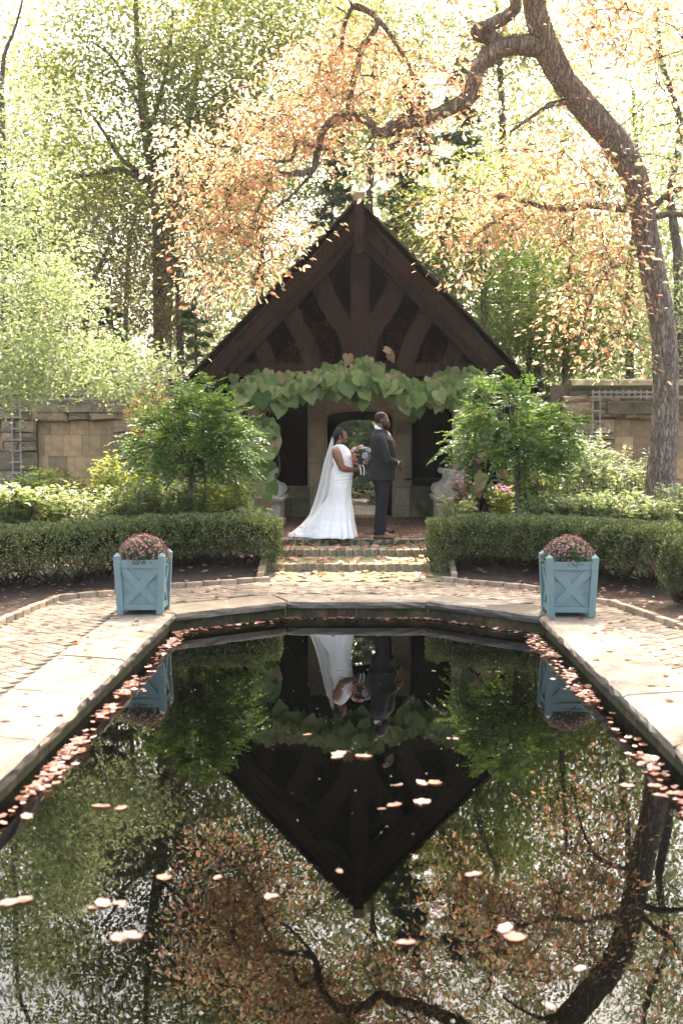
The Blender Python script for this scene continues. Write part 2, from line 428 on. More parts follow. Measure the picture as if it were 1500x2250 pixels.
# strips between coping outer edge and terrace outline, hand triangulated as quads
seq_in = [inn[0], (inn[1][0], 8.0), (inn[1][0], 11.45), inn[1], ((inn[1][0] * .4 + inn[2][0] * .6), (inn[1][1] * .4 + inn[2][1] * .6)), inn[2], inn[3], ((inn[3][0] * .5 + inn[4][0] * .5), (inn[3][1] * .5 + inn[4][1] * .5)), inn[4], (inn[4][0], 11.0), (inn[4][0], 8.0), inn[5]]
v = [(x, y, z) for x, y in seq_in] + [(x, y, z) for x, y in OUT]; n = len(OUT)
b.add(v, [(i, i + 1, n + i + 1, n + i)[::-1] for i in range(n - 1)])
me = b.mesh('terrace'); fix_normals(me)
terrace = tag(link('terrace', me, M['mortar']), 'weathered brick terrace laid diagonally around the dark pool', kind='structure')
# herringbone bricks at 45 degrees
BW = .125
cop_poly = [(-2.52, -6)] + list(COPO[1:5]) + [(2.49, -6)]
def in_ter(x, y): return 5.0 < y < 15.0 and inside(OUT, x, y) and not inside(COPO, x, y) and 0 < 1
def clear_edges(x, y, m=.09):
    return all(in_ter(x + dx, y + dy) for dx, dy in ((m, 0), (-m, 0), (0, m), (0, -m)))
br = []
ca = math.cos(math.radians(45))
for i in range(-160, 220):
    for j in range(-160, 220):
        # tiling cell of L=2W herringbone: translations (W,W)?? basis a=(W,W), b=(2W,-2W)
        ox = i * BW + j * 2 * BW; oy = i * BW - j * 2 * BW
        if abs(ox) > 30 or abs(oy) > 30: continue
        for (cx, cy, r) in ((ox + BW, oy + BW / 2, 0), (ox + .5 * BW, oy + 2 * BW, 1)):
            x = (cx - cy) * ca; y = (cx + cy) * ca
            if -4 < x < 4 and 5 < y < 15 and clear_edges(x, y, .03): br.append((x, y, math.radians(45) + (math.pi / 2 if r else 0)))
br.sort(key=lambda t: t[1] + abs(t[0]) * .2)
base_brick = MB().box((0, 0, -.03), (2 * BW - .013, BW - .013, .06), ch=.003).mesh('brick')
base_brick.materials.append(M['brick_pave'])
vis = [t for t in br if 20 < 750 + 2600 * (t[0] / t[1] + .0134) < 1480]
near = vis[:300]; ns = set(near)
rb = random.Random(3)
for (x, y, a) in near:
    link('brick', base_brick, None, terrace, (x, y, DECK + rb.uniform(-.003, .001)), (rb.uniform(-.006, .006), rb.uniform(-.006, .006), a + rb.uniform(-.02, .02)))
b = MB()
for t in br:
    if t in ns: continue
    q = Matrix.Rotation(t[2] + rb.uniform(-.02, .02), 3, 'Z') @ Matrix.Rotation(rb.uniform(-.006, .006), 3, 'X')
    b.box((t[0], t[1], DECK - .03 + rb.uniform(-.003, .001)), (2 * BW - .013, BW - .013, .06), q, ch=.003)
def stonemat_island(name, src, **k):
    m = src.copy(); m.name = name; nt = m.node_tree
    oi = [n for n in nt.nodes if n.type == 'OBJECT_INFO'][0]; g = nt.nodes.new('ShaderNodeNewGeometry')
    for l in list(oi.outputs['Random'].links): nt.links.new(g.outputs['Random Per Island'], l.to_socket)
    return m
M['brick_pave_i'] = stonemat_island('paving_brick_island', M['brick_pave'])
M['darkbrick_i'] = stonemat_island('gable_brick_island', M['darkbrick'])
M['brick_dark_i'] = stonemat_island('floor_brick_island', M['brick_dark'])
M['shingle_i'] = stonemat_island('shingle_island', M['shingle'])
M['rubble_i'] = stonemat_island('rubble_island', M['rubble'])
tag(b.obj('brick', M['brick_pave_i'], terrace), kind='stuff')
# brick kerb along the outer edge, laid end to end
kb = MB().box((0, 0, 0), (.215, .07, .11), ch=.006).mesh('kerb_brick'); kb.materials.append(M['step'])
for (pa, pb) in list(zip(OUT[1:5], OUT[2:6])) + list(zip(OUT[6:10], OUT[7:11])):
    pa = Vector(pa); pb = Vector(pb); d = pb - pa; k = int(d.length / .225)
    for i in range(k):
        p = pa + d * (i + .5) / k
        link('kerb_brick', kb, None, terrace, (p.x, p.y, DECK + .0 + rb.uniform(-.006, .006)), (0, rb.uniform(-.03, .03), math.atan2(d.y, d.x) + rb.uniform(-.03, .03)))

# --- pool: coping stones, walls, water
def rough_slab(x0, x1, p_in0, p_in1, p_out0, p_out1, zt, th, rs, name='coping_stone'):
    """slab between inner edge p_in0..p_in1 and outer edge, hewn inner edge"""
    n = 10; b = MB(); A = Vector((*p_in0, 0)); B = Vector((*p_in1, 0)); C = Vector((*p_out0, 0)); D = Vector((*p_out1, 0))
    g = .008 / max((B - A).length, .1)
    dirn = ((A + B) / 2 - (C + D) / 2).normalized()
    rows = []
    for i in range(n + 1):
        t = g + (1 - 2 * g) * i / n
        a = A.lerp(B, t); c = C.lerp(D, t); j1 = rs.uniform(-.012, .010); j2 = rs.uniform(-.02, .012); zj = rs.uniform(-.004, .003)
        rows.append([(c.x, c.y, zt - th), (c.x, c.y, zt - .003), (a.x - dirn.x * .05, a.y - dirn.y * .05, zt + zj),
                     (a.x + dirn.x * (j1 - .006), a.y + dirn.y * (j1 - .006), zt - .012 + zj), (a.x + dirn.x * j2, a.y + dirn.y * j2, zt - .035 - rs.uniform(0, .02)),
                     (a.x + dirn.x * (j1 - .02), a.y + dirn.y * (j1 - .02), zt - th)])
    b.loft(rows, cap=True); me = b.mesh(name); fix_normals(me); return me
rs = random.Random(8)
pool = empty('pool_rim', (0, 12, 0), 'rough-hewn stone coping and mossy wall around the dark pool', None, kind='structure')
seg = []
IN = POOL; OU = COPO
def sub(pa, pb, qa, qb, L):
    d = (Vector(pb) - Vector(pa)).length; k = max(1, round(d / L)); ts = [0]
    for i in range(1, k): ts.append((i + rs.uniform(-.12, .12)) / k)
    ts.append(1)
    for t0, t1 in zip(ts[:-1], ts[1:]):
        f = lambda a, c, t: tuple(Vector(a).lerp(Vector(c), t))
        seg.append((f(pa, pb, t0), f(pa, pb, t1), f(qa, qb, t0), f(qa, qb, t1)))
for i in range(5): sub(IN[i], IN[i + 1], OU[i], OU[i + 1], 1.35)
for s_ in seg:
    me = rough_slab(0, 1, s_[0], s_[1], s_[2], s_[3], DECK + rs.uniform(-.004, .004), .085, rs)
    link('coping_stone', me, M['coping'], pool)
# wall blocks below the coping, set back
INW = offset_poly(POOL, .07)
for i in range(5):
    a = Vector(INW[i]); c = Vector(INW[i + 1]); d = c - a; k = max(1, round(d.length / .7))
    nrmv = Vector((-d.y, d.x)).normalized()
    for j in range(k):
        p0 = a + d * j / k; p1 = a + d * (j + 1) / k; pc = (p0 + p1) / 2 + nrmv * .12
        bb = MB().box((pc.x, pc.y, .01), ((p1 - p0).length - .008, .24, .2), Matrix.Rotation(math.atan2(d.y, d.x), 3, 'Z'))
        # slim second course, a little proud
        bb.box((pc.x - nrmv.x * .012, pc.y - nrmv.y * .012, -.22), ((p1 - p0).length - .008, .24, .25), Matrix.Rotation(math.atan2(d.y, d.x), 3, 'Z'))
        link('wall_block', bb.mesh('wall_block'), M['poolwall'], pool)
# pool shell and water
bw = MB()
o2 = offset_poly(POOL, .2)
bw.add([(x, y, -.33) for x, y in o2] + [(x, y, -1.1) for x, y in o2], [(i, i + 1, i + 7, i + 6) for i in range(5)] + [(5, 0, 6, 11), tuple(range(6, 12))])
tag(bw.obj('pool_basin', plain('basin', (.012, .013, .010), .9)), kind='structure')
def water_mat():
    m, nt, bs, out = newmat('pool_water')
    bs.inputs['Base Color'].default_value = (.0006, .0007, .0006, 1); bs.inputs['Roughness'].default_value = .0
    bs.inputs['IOR'].default_value = 1.33; bs.inputs['Specular IOR Level'].default_value = .5
    v = tex(nt, (1.0, .55, 1))
    n1 = noise(nt, v, 6.0, 3, .55, .4); n2 = noise(nt, v, 1.3, 2, .5)
    h = math_(nt, 'ADD', n1, math_(nt, 'MULTIPLY', n2, 1.5))
    bump(nt, bs, h, .10, .0022); return m
bwt = MB().add([(x, y, 0) for x, y in offset_poly(POOL, .15)], [tuple(range(5, -1, -1))])
me = bwt.mesh('water'); fix_normals(me)
if me.polygons[0].normal.z < 0: me.flip_normals()
tag(link('water', me, water_mat()), 'still dark reflecting pool water with trees and shelter mirrored in it', kind='structure')

# --- steps
steps = empty('garden_steps', (0, 16, .3), 'low brick-edged steps with mossy treads strewn with leaves', 'steps')
ST = [(15.75, .338, .235), (16.45, .464, .365), (17.2, .55, .455)]
prev = (14.98, .198)
stb = MB().box((0, 0, -.02), (.108, .20, .11), ch=.007).mesh('step_brick'); stb.materials.append(M['step'])
for k, (y, zt, zb) in enumerate(ST):
    hw = (1.13, 1.0, 1.0)[k] + .12
    t = MB(); nx_, ny_ = 30, 8; 
    vs = [(-hw + 2 * hw * i / nx_, prev[0] + (y - prev[0]) * j / ny_, prev[1] + (zb - prev[1]) * j / ny_ + .008 * math.sin(i * 2.1 + j * 1.7 + k)) for j in range(ny_ + 1) for i in range(nx_ + 1)]
    t.add(vs, [(j * (nx_ + 1) + i, j * (nx_ + 1) + i + 1, (j + 1) * (nx_ + 1) + i + 1, (j + 1) * (nx_ + 1) + i) for j in range(ny_) for i in range(nx_)])
    t.obj('tread', M['tread'], steps, True)
    if k < 2 or True:
        n = int(2 * hw / .113)
        for i in range(n):
            x = -hw + 2 * hw * (i + .5) / n
            link('brick', stb, None, steps, (x, y + .10, zt - .035 + rb.uniform(-.006, .003)), (rb.uniform(-.04, .04), rb.uniform(-.03, .03), rb.uniform(-.03, .03)))
    prev = (y + .19, zt - .005)
for sx in (-1, 1):
    for i in range(4):
        p = Vector((sx * (1.24 - .0 * i), 15.08 + i * .26, .25 + .05 * i))
        link('kerb_brick', kb, None, steps, p, (0, rb.uniform(-.05, .05) - .0, math.pi / 2 + rb.uniform(-.08, .08)))
# --- platform floor with bricks
plat = MB().box((0, 20.1, PLAT - .16), (5.4, 5.8, .30)); 
plt_ = tag(plat.obj('platform', M['mortar']), 'dark brick floor of the shelter above the steps', kind='structure')
b = MB(); rr = 0
y = 17.42
while y < 22.3:
    x = -2.6 + (rr % 2) * .1
    while x < 2.6:
        b.box((x + .1, y + .05, PLAT - .012 + rb.uniform(-.003, .003)), (.2, .092, .03), ch=.004); x += .21
    y += .1; rr += 1
tag(b.obj('brick', M['brick_dark_i'], plt_), kind='stuff')
# path beyond the arch
pth = MB().box((0, 28, PLAT - .10), (3.2, 10.4, .12)); pp = tag(pth.obj('path', M['mortar']), 'pale stone path running on beyond the arch', kind='structure')
slab = MB().box((0, 0, 0), (1, 1, .03), ch=.006).mesh('paving_slab'); slab.materials.append(M['coping'])
y = 22.9
while y < 30:
    x = -1.5 + rb.uniform(0, .3); hgt = rb.uniform(.35, .6)
    while x < 1.4:
        wd = rb.uniform(.4, .9); link('paving_slab', slab, None, pp, (x + wd / 2, y + hgt / 2, PLAT - .025), None, (wd - .015, hgt - .015, 1)); x += wd
    y += hgt

# ================================================================== GARDEN WALLS
def rock_mesh(seed):
    r = random.Random(seed); b = MB()
    ch = .09; j = .035
    o = [(-.5, -.5), (.5, -.5), (.5, .5), (-.5, .5)]
    # front face toward -y, local unit cube, x,z plane
    ring = []
    for (x, z) in o: ring.append((x + r.uniform(-j, j), z + r.uniform(-j, j)))
    mid = []
    for i in range(4):
        a = ring[i]; c = ring[(i + 1) % 4]; mid += [a, ((a[0] + c[0]) / 2 + r.uniform(-j, j), (a[1] + c[1]) / 2 + r.uniform(-j, j))]
    back = [(x, .5, z) for x, z in mid]; f1 = [(x, -.3, z) for x, z in mid]; f2 = [(x * (1 - 2 * ch), -.5 + r.uniform(-.12, .12), z * (1 - 2.4 * ch)) for x, z in mid]
    b.loft([back, f1, f2], cap=False); k = b.n; b.v.append((0, -.56, 0)); b.n += 1
    for i in range(8): b.f.append((k - 8 + i, k - 8 + (i + 1) % 8, k))
    me = b.mesh('stone'); fix_normals(me); return me
ROCKS = [rock_mesh(i) for i in range(10)]
for m_ in ROCKS: m_.materials.append(M['rubble'])
def rubble(parent, x0, x1, z0, z1, yf, r, hh=(.16, .36), name='stone', depth=.2, holes=()):
    z = z0
    while z < z1 - .03:
        h = min(r.uniform(*hh), z1 - z)
        if z1 - z - h < .1: h = z1 - z
        segs = [(x0, x1)]
        for (a, c, e, g) in holes:
            if e < z + h / 2 < g: segs = [(x0, a), (c, x1)]
        for (sa, sb) in segs:
            x = sa
            while x < sb - .02:
                w_ = min(r.uniform(.2, .62), sb - x)
                if sb - x - w_ < .16: w_ = sb - x
                if h > .24 and w_ < .5 and r.random() < .5: sub_ = [(x + w_ / 2, z + h * .3, w_, h * .6), (x + w_ / 2, z + h * .8, w_, h * .4)]
                else: sub_ = [(x + w_ / 2, z + h / 2, w_, h)]
                for (a, c, e, g) in sub_:
                    link(name, r.choice(ROCKS), None, parent, (a, yf + depth / 2 + r.uniform(-.012, .012), c + r.uniform(-.008, .008)), (0, r.uniform(-.05, .05), 0), (e * r.uniform(.97, 1.03), depth, g * r.uniform(.97, 1.04)))
                x += w_
        z += h
mortar_dark = stonemat('wall_mortar', [(.11, .095, .07), (.17, .145, .105), (.22, .185, .14)], 6, .2, per=False)
def lattice(name, x0, x1, z0, z1, y, nx_, nz_, label, w_=.026, group=None):
    t = empty(name, ((x0 + x1) / 2, y, z0), label, 'trellis', group)
    for i in range(nx_):
        x = x0 + (x1 - x0) * i / (nx_ - 1); MB().box((x, y, (z0 + z1) / 2), (w_, .018, z1 - z0)).obj('upright', M['grey_wood'], t)
    for i in range(nz_):
        z = z0 + (z1 - z0) * (i + .5) / nz_; MB().box(((x0 + x1) / 2, y - .02, z), (x1 - x0 + .08, .018, w_)).obj('rung', M['grey_wood'], t)
    return t
def zat(v, Y, u=750): return wp(u, v, Y).z
def xat(u, Y, v=970): return wp(u, v, Y).x
rw = random.Random(21)
YW = 21.3
# left wall
lw = tag(MB().box((-6.9, YW + .42, 1.75), (7.4, .5, 2.5)).obj('garden_wall', mortar_dark), 'long rubble stone garden wall left of the shelter with square sandstone inset', 'wall')
px0, px1, pz1 = xat(80, YW), xat(246, YW), zat(908, YW)
rubble(lw, -8.6, -3.1, .45, 3.0, YW - .02, rw, holes=[(px0, px1, 0, pz1)])
def panel(parent, x0, x1, z0, z1, y, nxn, nzn, r, m):
    mb_ = MB().box((0, 0, 0), (1, 1, 1)).mesh('sandstone_tile'); mb_.materials.append(m)
    for j in range(nzn):
        off = r.uniform(.3, .7)
        es = [0] + sorted([(i + off) / nxn for i in range(nxn)][:nxn]) + [1]
        es = [e for k_, e in enumerate(es) if k_ == 0 or e - es[k_ - 1] > .06]
        for a, c in zip(es[:-1], es[1:]):
            link('sandstone_tile', mb_, None, parent, ((x0 + (x1 - x0) * (a + c) / 2), y + r.uniform(-.004, .004), z0 + (z1 - z0) * (j + .5) / nzn), None, ((x1 - x0) * (c - a) - .006, .05, (z1 - z0) / nzn - .006))
panel(lw, px0, px1, .55, pz1, YW + .14, 4, 5, rw, M['sand'])
rubble(lw, -8.6, -3.1, 3.0, 3.14, YW - .06, rw, (.14, .14), 'cap_stone', .55)
def capstone(parent, x0, x1, z, y, r):
    x = x0
    while x < x1:
        w_ = min(r.uniform(.7, 1.2), x1 - x); b = MB(); rings = []
        for i in range(7):
            t = x + .01 + (w_ - .02) * i / 6; j = lambda s: r.uniform(-s, s)
            rings.append([(t, y - .3 + j(.02), z), (t, y - .34 + j(.02), z + .07), (t, y - .24 + j(.02), z + .16 + j(.01)), (t, y, z + .2 + j(.015)), (t, y + .3, z + .14), (t, y + .3, z)])
        b.loft(rings); me = b.mesh('cap_stone'); fix_normals(me); link('cap_stone', me, M['cap'], parent); x += w_
capstone(lw, -8.6, -3.2, 3.02, YW + .3, rw)
# lintel over the left panel
MB().box(((px0 + px1) / 2, YW + .06, pz1 + .12), (px1 - px0 + .5, .26, .2), ch=.02).obj('lintel', M['rubble'], lw)
lattice('trellis', xat(32, YW), xat(50, YW), .7, zat(880, YW), YW - .12, 2, 10, 'narrow grey ladder trellis left of the sandstone panel on the left wall', group='grey trellises on the garden walls')
lattice('trellis', xat(283, YW), xat(299, YW), .9, zat(850, YW), YW - .12, 2, 10, 'narrow grey ladder trellis between the left wall panel and the yellow plume shrub', group='grey trellises on the garden walls')
lattice('trellis', xat(110, YW), xat(270, YW), zat(882, YW), zat(862, YW), YW - .12, 14, 2, 'low horizontal grey trellis over the sandstone panel on the left wall', group='grey trellises on the garden walls')
# right wall
YR = 21.0
rw2 = random.Random(5)
wr = tag(MB().box((6.6, YR + .42, 1.75), (6.2, .5, 2.45)).obj('garden_wall', mortar_dark), 'stone garden wall behind the furrowed tree with thick mossy cap', 'wall')
qx0, qx1, qz1 = xat(1350, YR), xat(1560, YR), zat(912, YR)
rubble(wr, 3.62, 8.2, .45, 2.78, YR - .02, rw2, holes=[(qx0, qx1, 0, qz1)])
panel(wr, qx0, qx1, .55, qz1, YR + .14, 3, 5, rw2, M['sand'])
MB().box((xat(1450, YR), YR + .04, zat(896, YR)), (qx1 - qx0 + .25, .26, .22), ch=.02).obj('lintel', M['cap'], wr)
capstone(wr, xat(1252, YR), 8.3, zat(856, YR), YR + .3, rw2)
MB().box(((xat(1252, YR) + 8.3) / 2, YR + .28, zat(861, YR)), (8.3 - xat(1252, YR), .5, .12), ch=.01).obj('cap_course', M['cap'], wr)
lattice('trellis', xat(1297, YR), xat(1313, YR), .9, zat(868, YR), YR - .13, 2, 10, 'narrow grey ladder trellis on the right wall beside the sandstone panel', group='grey trellises on the garden walls')
lattice('trellis', xat(1297, YR), xat(1440, YR), zat(878, YR), zat(858, YR), YR - .16, 12, 2, 'horizontal grey trellis under the mossy cap of the right wall', group='grey trellises on the garden walls')
# short lower wall piece joining shelter on the right
w3 = tag(MB().box((3.2, YR + .6, 1.5), (1.0, .4, 1.9)).obj('garden_wall', mortar_dark), 'short lower stretch of stone wall between the shelter roof and the taller right wall', 'wall')
rubble(w3, 2.7, 3.6, .45, 2.45, YR + .3, rw2)
capstone(w3, 2.7, 3.62, 2.45, YR + .6, rw2)
w4 = tag(MB().box((-2.85, YW + .6, 1.5), (.6, .4, 1.9)).obj('garden_wall', mortar_dark), 'short stretch of stone wall under the left eave of the shelter', 'wall')
rubble(w4, -3.1, -2.5, .45, 2.5, YW + .3, rw2)

# ================================================================== SHELTER
sh = empty('garden_shelter', (0, 20.5, PLAT), 'dark timber-framed garden shelter with steep gabled roof and stone arch behind', 'shelter')
YG = 20.0
AP = wp(786, 446, YG); EL = wp(410, 842, YG)
ax, az = 0.0, AP.z; slope = (AP.z - EL.z) / (0 - EL.x)   # same both sides
ang = math.atan(slope); EX = 3.02; ez = az - slope * EX
def onroof(s, d, off, y):
    """s side, d distance along slope from ridge, off below the roof top"""
    return Vector((s * (d * math.cos(ang) - off * math.sin(ang)), y, az - d * math.sin(ang) - off * math.cos(ang)))
RL = EX / math.cos(ang)
for s in (-1, 1):
    # roof deck
    q = [onroof(s, 0, 0.03, YG - .42), onroof(s, RL, 0.03, YG - .42), onroof(s, RL, .09, YG - .42), onroof(s, 0, .09, YG - .42)]
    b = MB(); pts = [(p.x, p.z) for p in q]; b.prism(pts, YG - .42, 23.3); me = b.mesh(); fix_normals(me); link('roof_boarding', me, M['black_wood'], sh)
    # rake board pieces: outer board, moulding, inner board
    for (o0, o1, ya, yb, nm) in ((.10, .335, YG - .36, YG - .28, 'bargeboard'), (.10, .15, YG - .40, YG - .36, 'rake_moulding'), (.30, .345, YG - .385, YG - .355, 'rake_moulding'), (.345, .44, YG - .30, YG - .20, 'rake_moulding'), (.44, .47, YG - .27, YG - .14, 'rake_moulding')):
        dt = [o0 * math.tan(math.pi / 2 - ang) if False else 0, 0]
        # mitre at x=0: solve d so that x=0 at the given offset
        d0 = o0 * math.tan(ang); d1 = o1 * math.tan(ang)
        q = [onroof(s, d0, o0, 0), onroof(s, RL - .02, o0, 0), onroof(s, RL - .02, o1, 0), onroof(s, d1, o1, 0)]
        b = MB(); b.prism([(p.x, p.z) for p in q], ya, yb); me = b.mesh(); fix_normals(me); link(nm, me, M['rake'], sh)
    # shingle courses: rows stepping down the slope
    n = int(RL / .14)
    b = MB(); 
    for i in range(n):
        d = i * .14 + .02
        a = onroof(s, d, .02, 0); c = onroof(s, d + .20, -.022, 0); e = onroof(s, d + .20, .0, 0); 
        pts = [(a.x, a.z), (c.x, c.z), (e.x, e.z), (onroof(s, d, .028, 0).x, onroof(s, d, .028, 0).z)]
        bb = MB(); jit = rb.uniform(0, .035); bb.prism(pts, YG - .50 + jit, YG - .34 + rb.uniform(-.03, .03)); me = bb.mesh('shingle'); fix_normals(me); link('shingle', me, M['shingle'], sh)
        y = YG - .30
        while y < 23.3:
            w_ = rb.uniform(.1, .22); jz = rb.uniform(0, .012)
            b.prism([(p_[0], p_[1] + jz) for p_ in pts], y + .004, y + w_); y += w_
    me = b.mesh('shingle'); fix_normals(me); tag(link('shingle', me, M['shingle_i'], sh), kind='stuff')
    # gable end at the back (wall above the plate)
# ridge cap
b = MB().tube([(0, YG - .5, az + .02), (0, 23.3, az + .02)], .06, 6); b.obj('ridge', M['shingle'], sh)
# finial post
p0 = wp(788, 556, YG - .5); p1 = wp(788, 440, YG - .5)
cx = xat(788, YG - .5)
MB().box((cx, YG - .48, (p0.z + p1.z) / 2 + .05), (.155, .16, p1.z - p0.z - .1)).obj('finial_post', M['timber'], sh)
MB().prism([(cx - .045, p0.z - .02), (cx + .045, p0.z - .02), (cx + .078, p0.z + .05), (cx + .078, p0.z + .10), (cx - .078, p0.z + .10), (cx - .078, p0.z + .05)], YG - .55, YG - .41).obj('finial_drop', M['timber'], sh)
MB().box((cx, YG - .48, p1.z + .06), (.185, .19, .15), ch=.02).obj('finial_cap', M['grey_wood'], sh)
# tie beam, king post, braces  (front truss at y = YG)
zb0, zb1 = zat(828, YG), zat(799, YG)
MB().box((0, YG, (zb0 + zb1) / 2), (5.0, .24, zb1 - zb0), ch=0).obj('tie_beam', M['timber'], sh)
kx = xat(790, YG)
b = MB(); w0 = .155
b.prism([(kx - w0, zb1), (kx + w0, zb1), (kx + w0, az - .66), (kx, az - .5), (kx - w0, az - .66)], YG - .13, YG + .13); me = b.mesh(); fix_normals(me); link('king_post', me, M['timber'], sh)
def brace(ptsL, ptsR, nm='curved_brace'):
    """two edge polylines in photo pixels -> curved timber"""
    A = interp([wp(u, v, YG - .06) for u, v in ptsL], 9); B = interp([wp(u, v, YG - .06) for u, v in ptsR], 9)
    poly = [(p.x, p.z) for p in A] + [(p.x, p.z) for p in reversed(B)]
    b = MB()
    n = len(poly); v = [(p[0], YG - .1, p[1]) for p in poly] + [(p[0], YG + .1, p[1]) for p in poly]
    f = []
    for i in range(8):
        j = n - 1 - i
        f.append((i, i + 1, j - 1, j)); f.append((n + j, n + j - 1, n + i + 1, n + i))
    for i in range(n): f.append((i, n + i, n + (i + 1) % n, (i + 1) % n))
    b.add(v, f); me = b.mesh(nm); fix_normals(me); link(nm, me, M['timber'], sh)
def mir(p): return [(2 * 788.5 - u, v) for u, v in p]
for a, c in (([(683, 625), (700, 672), (727, 712), (747, 745), (752, 799)], [(716, 590), (735, 640), (757, 683), (770, 705), (773, 799)]),
             ([(618, 692), (634, 722), (650, 752), (668, 799)], [(650, 662), (668, 705), (688, 740), (706, 799)]),
             ([(548, 757), (560, 772), (570, 799)], [(578, 735), (592, 756), (607, 799)])):
    brace(a, c); brace(mir(a), mir(c))
# side plates, corner posts
for s in (-1, 1):
    MB().box((s * 2.35, 21.6, zb0 + .05), (.22, 3.4, .2)).obj('wall_plate', M['timber'], sh)
    MB().box((s * 1.72, YG + .02, (PLAT + zb0) / 2), (.24, .24, zb0 - PLAT)).obj('post', M['ashlar'] if s > 0 else M['ashlar'], sh)
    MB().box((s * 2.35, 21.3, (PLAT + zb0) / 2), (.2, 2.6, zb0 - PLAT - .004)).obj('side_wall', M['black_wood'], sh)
    # rafters underneath
    for y in np.arange(YG + .6, 22.3, .55):
        q = [onroof(s, .2, .10, 0), onroof(s, RL - .3, .10, 0), onroof(s, RL - .3, .24, 0), onroof(s, .2, .24, 0)]
        b = MB(); b.prism([(p.x, p.z) for p in q], y, y + .09); me = b.mesh(); fix_normals(me); link('rafter', me, M['black_wood'], sh)
# rear wall
YB = 22.4
AC = xat(790, YB); hw = .62; zsp = 2.30; zcr = zat(903, YB)
def arch_pts(hw, zs, zc, n=9):
    out = []
    for i in range(n + 1):
        t = i / n; th = t * math.pi
        c = math.cos(th); x = -hw * (abs(c) ** .9) * (1 if c > 0 else -1); z = zs + (zc - zs) * (math.sin(th) ** .62)
        out.append((AC + x, z))
    return out
def arch_wall(name, x0, x1, z1, hw, zs, zc, y0, y1, m, parent):
    pts = arch_pts(hw, zs, zc, 16); b = MB(); n = len(pts)
    top = [(x0 + (x1 - x0) * i / (n - 1), z1) for i in range(n)]
    v = [(p[0], y0, p[1]) for p in pts] + [(p[0], y0, p[1]) for p in top] + [(p[0], y1, p[1]) for p in pts] + [(p[0], y1, p[1]) for p in top]
    f = []
    for i in range(n - 1):
        f += [(i, i + 1, n + i + 1, n + i), (2 * n + i, 3 * n + i, 3 * n + i + 1, 2 * n + i + 1), (i, 2 * n + i, 2 * n + i + 1, i + 1), (n + i, n + i + 1, 3 * n + i + 1, 3 * n + i)]
    b.add(v, f)
    me = b.mesh(name); fix_normals(me); return link(name, me, m, parent)
pw = .32
# ashlar pilasters of separate blocks
zc_ = [PLAT, zat(1110, YB), zat(1070, YB), zat(1018, YB), zat(955, YB), zat(925, YB), 2.36]
for s in (-1, 1):
    for k in range(len(zc_) - 1):
        z0, z1 = zc_[k], zc_[k + 1]
        if k % 2 == 0 or k == 3: cuts = [0, 1]
        else: cuts = [0, .42, 1]
        for a, c in zip(cuts[:-1], cuts[1:]):
            x0 = hw + pw * a; x1 = hw + pw * c
            MB().box((AC + s * (x0 + x1) / 2, YB + .1, (z0 + z1) / 2), (x1 - x0 - .006, .5, z1 - z0 - .007), Matrix.Identity(3), .004).obj('stone_block', M['ashlar'], sh)
    MB().tube([(AC + s * (hw + .03), YB - .16, PLAT), (AC + s * (hw + .03), YB - .16, 2.36)], .02, 6).obj('arch_moulding', M['ashlar'], sh)
for s in (-1, 1): MB().box((AC + s * (hw + pw / 2), YB + .1, 2.611), (pw, .5, .494)).obj('stone_block', M['ashlar'], sh)
arch_wall('arch_lintel', AC - hw + .001, AC + hw - .001, 2.86, hw, 2.36, zcr, YB - .15, YB + .35, M['ashlar'], sh)
pa = arch_pts(hw + .03, 2.36, zcr + .035, 16); MB().tube([(p[0], YB - .165, p[1]) for p in pa], .022, 6).obj('arch_moulding', M['ashlar'], sh)
# inner timber door frame
for s in (-1, 1): MB().box((AC + s * (hw - .02), 22.852, 2.4), (.24, .1, .62)).obj('door_frame', M['black_wood'], sh)
arch_wall('door_frame', AC - hw + .14, AC + hw - .14, 2.75, hw - .14, 2.08, zat(922, 22.9), 22.80, 22.9, M['black_wood'], sh)
for s in (-1, 1):
    MB().box((AC + s * (hw - .07), 22.85, (PLAT + 2.1) / 2), (.14, .1, 2.1 - PLAT)).obj('door_frame', M['black_wood'], sh)
MB().box((AC + hw - .13, 23.25, (PLAT + 2.2) / 2), (.06, .72, 2.15 - PLAT)).obj('door', M['black_wood'], sh)
MB().box((AC - hw + .13, 23.25, (PLAT + 2.2) / 2), (.06, .72, 2.15 - PLAT)).obj('door', M['black_wood'], sh)
# low stone walls and boarded walls either side
zl = zat(1068, YB)
for s in (-1, 1):
    x0, x1 = AC + s * (hw + pw), s * 2.3
    lo, hi = min(x0, x1), max(x0, x1)
    n = 4
    for i in range(n):
        a = lo + (hi - lo) * i / n; c = lo + (hi - lo) * (i + 1) / n
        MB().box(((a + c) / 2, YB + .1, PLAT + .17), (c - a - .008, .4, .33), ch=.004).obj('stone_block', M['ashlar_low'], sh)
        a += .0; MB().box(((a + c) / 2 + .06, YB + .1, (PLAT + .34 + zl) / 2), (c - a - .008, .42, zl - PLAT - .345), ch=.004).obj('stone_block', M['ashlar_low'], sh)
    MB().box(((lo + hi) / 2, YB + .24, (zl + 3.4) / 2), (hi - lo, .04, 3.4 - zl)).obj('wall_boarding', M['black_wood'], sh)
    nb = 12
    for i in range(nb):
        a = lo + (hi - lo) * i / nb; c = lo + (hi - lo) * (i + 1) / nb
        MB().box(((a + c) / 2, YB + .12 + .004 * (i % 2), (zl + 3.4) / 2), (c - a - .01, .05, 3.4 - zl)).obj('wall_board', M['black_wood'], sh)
    MB().box((AC + s * (hw + pw + .02), YB - .06, (zl + 2.7) / 2), (.035, .1, 2.7 - zl)).obj('jamb_moulding', M['ashlar'], sh)
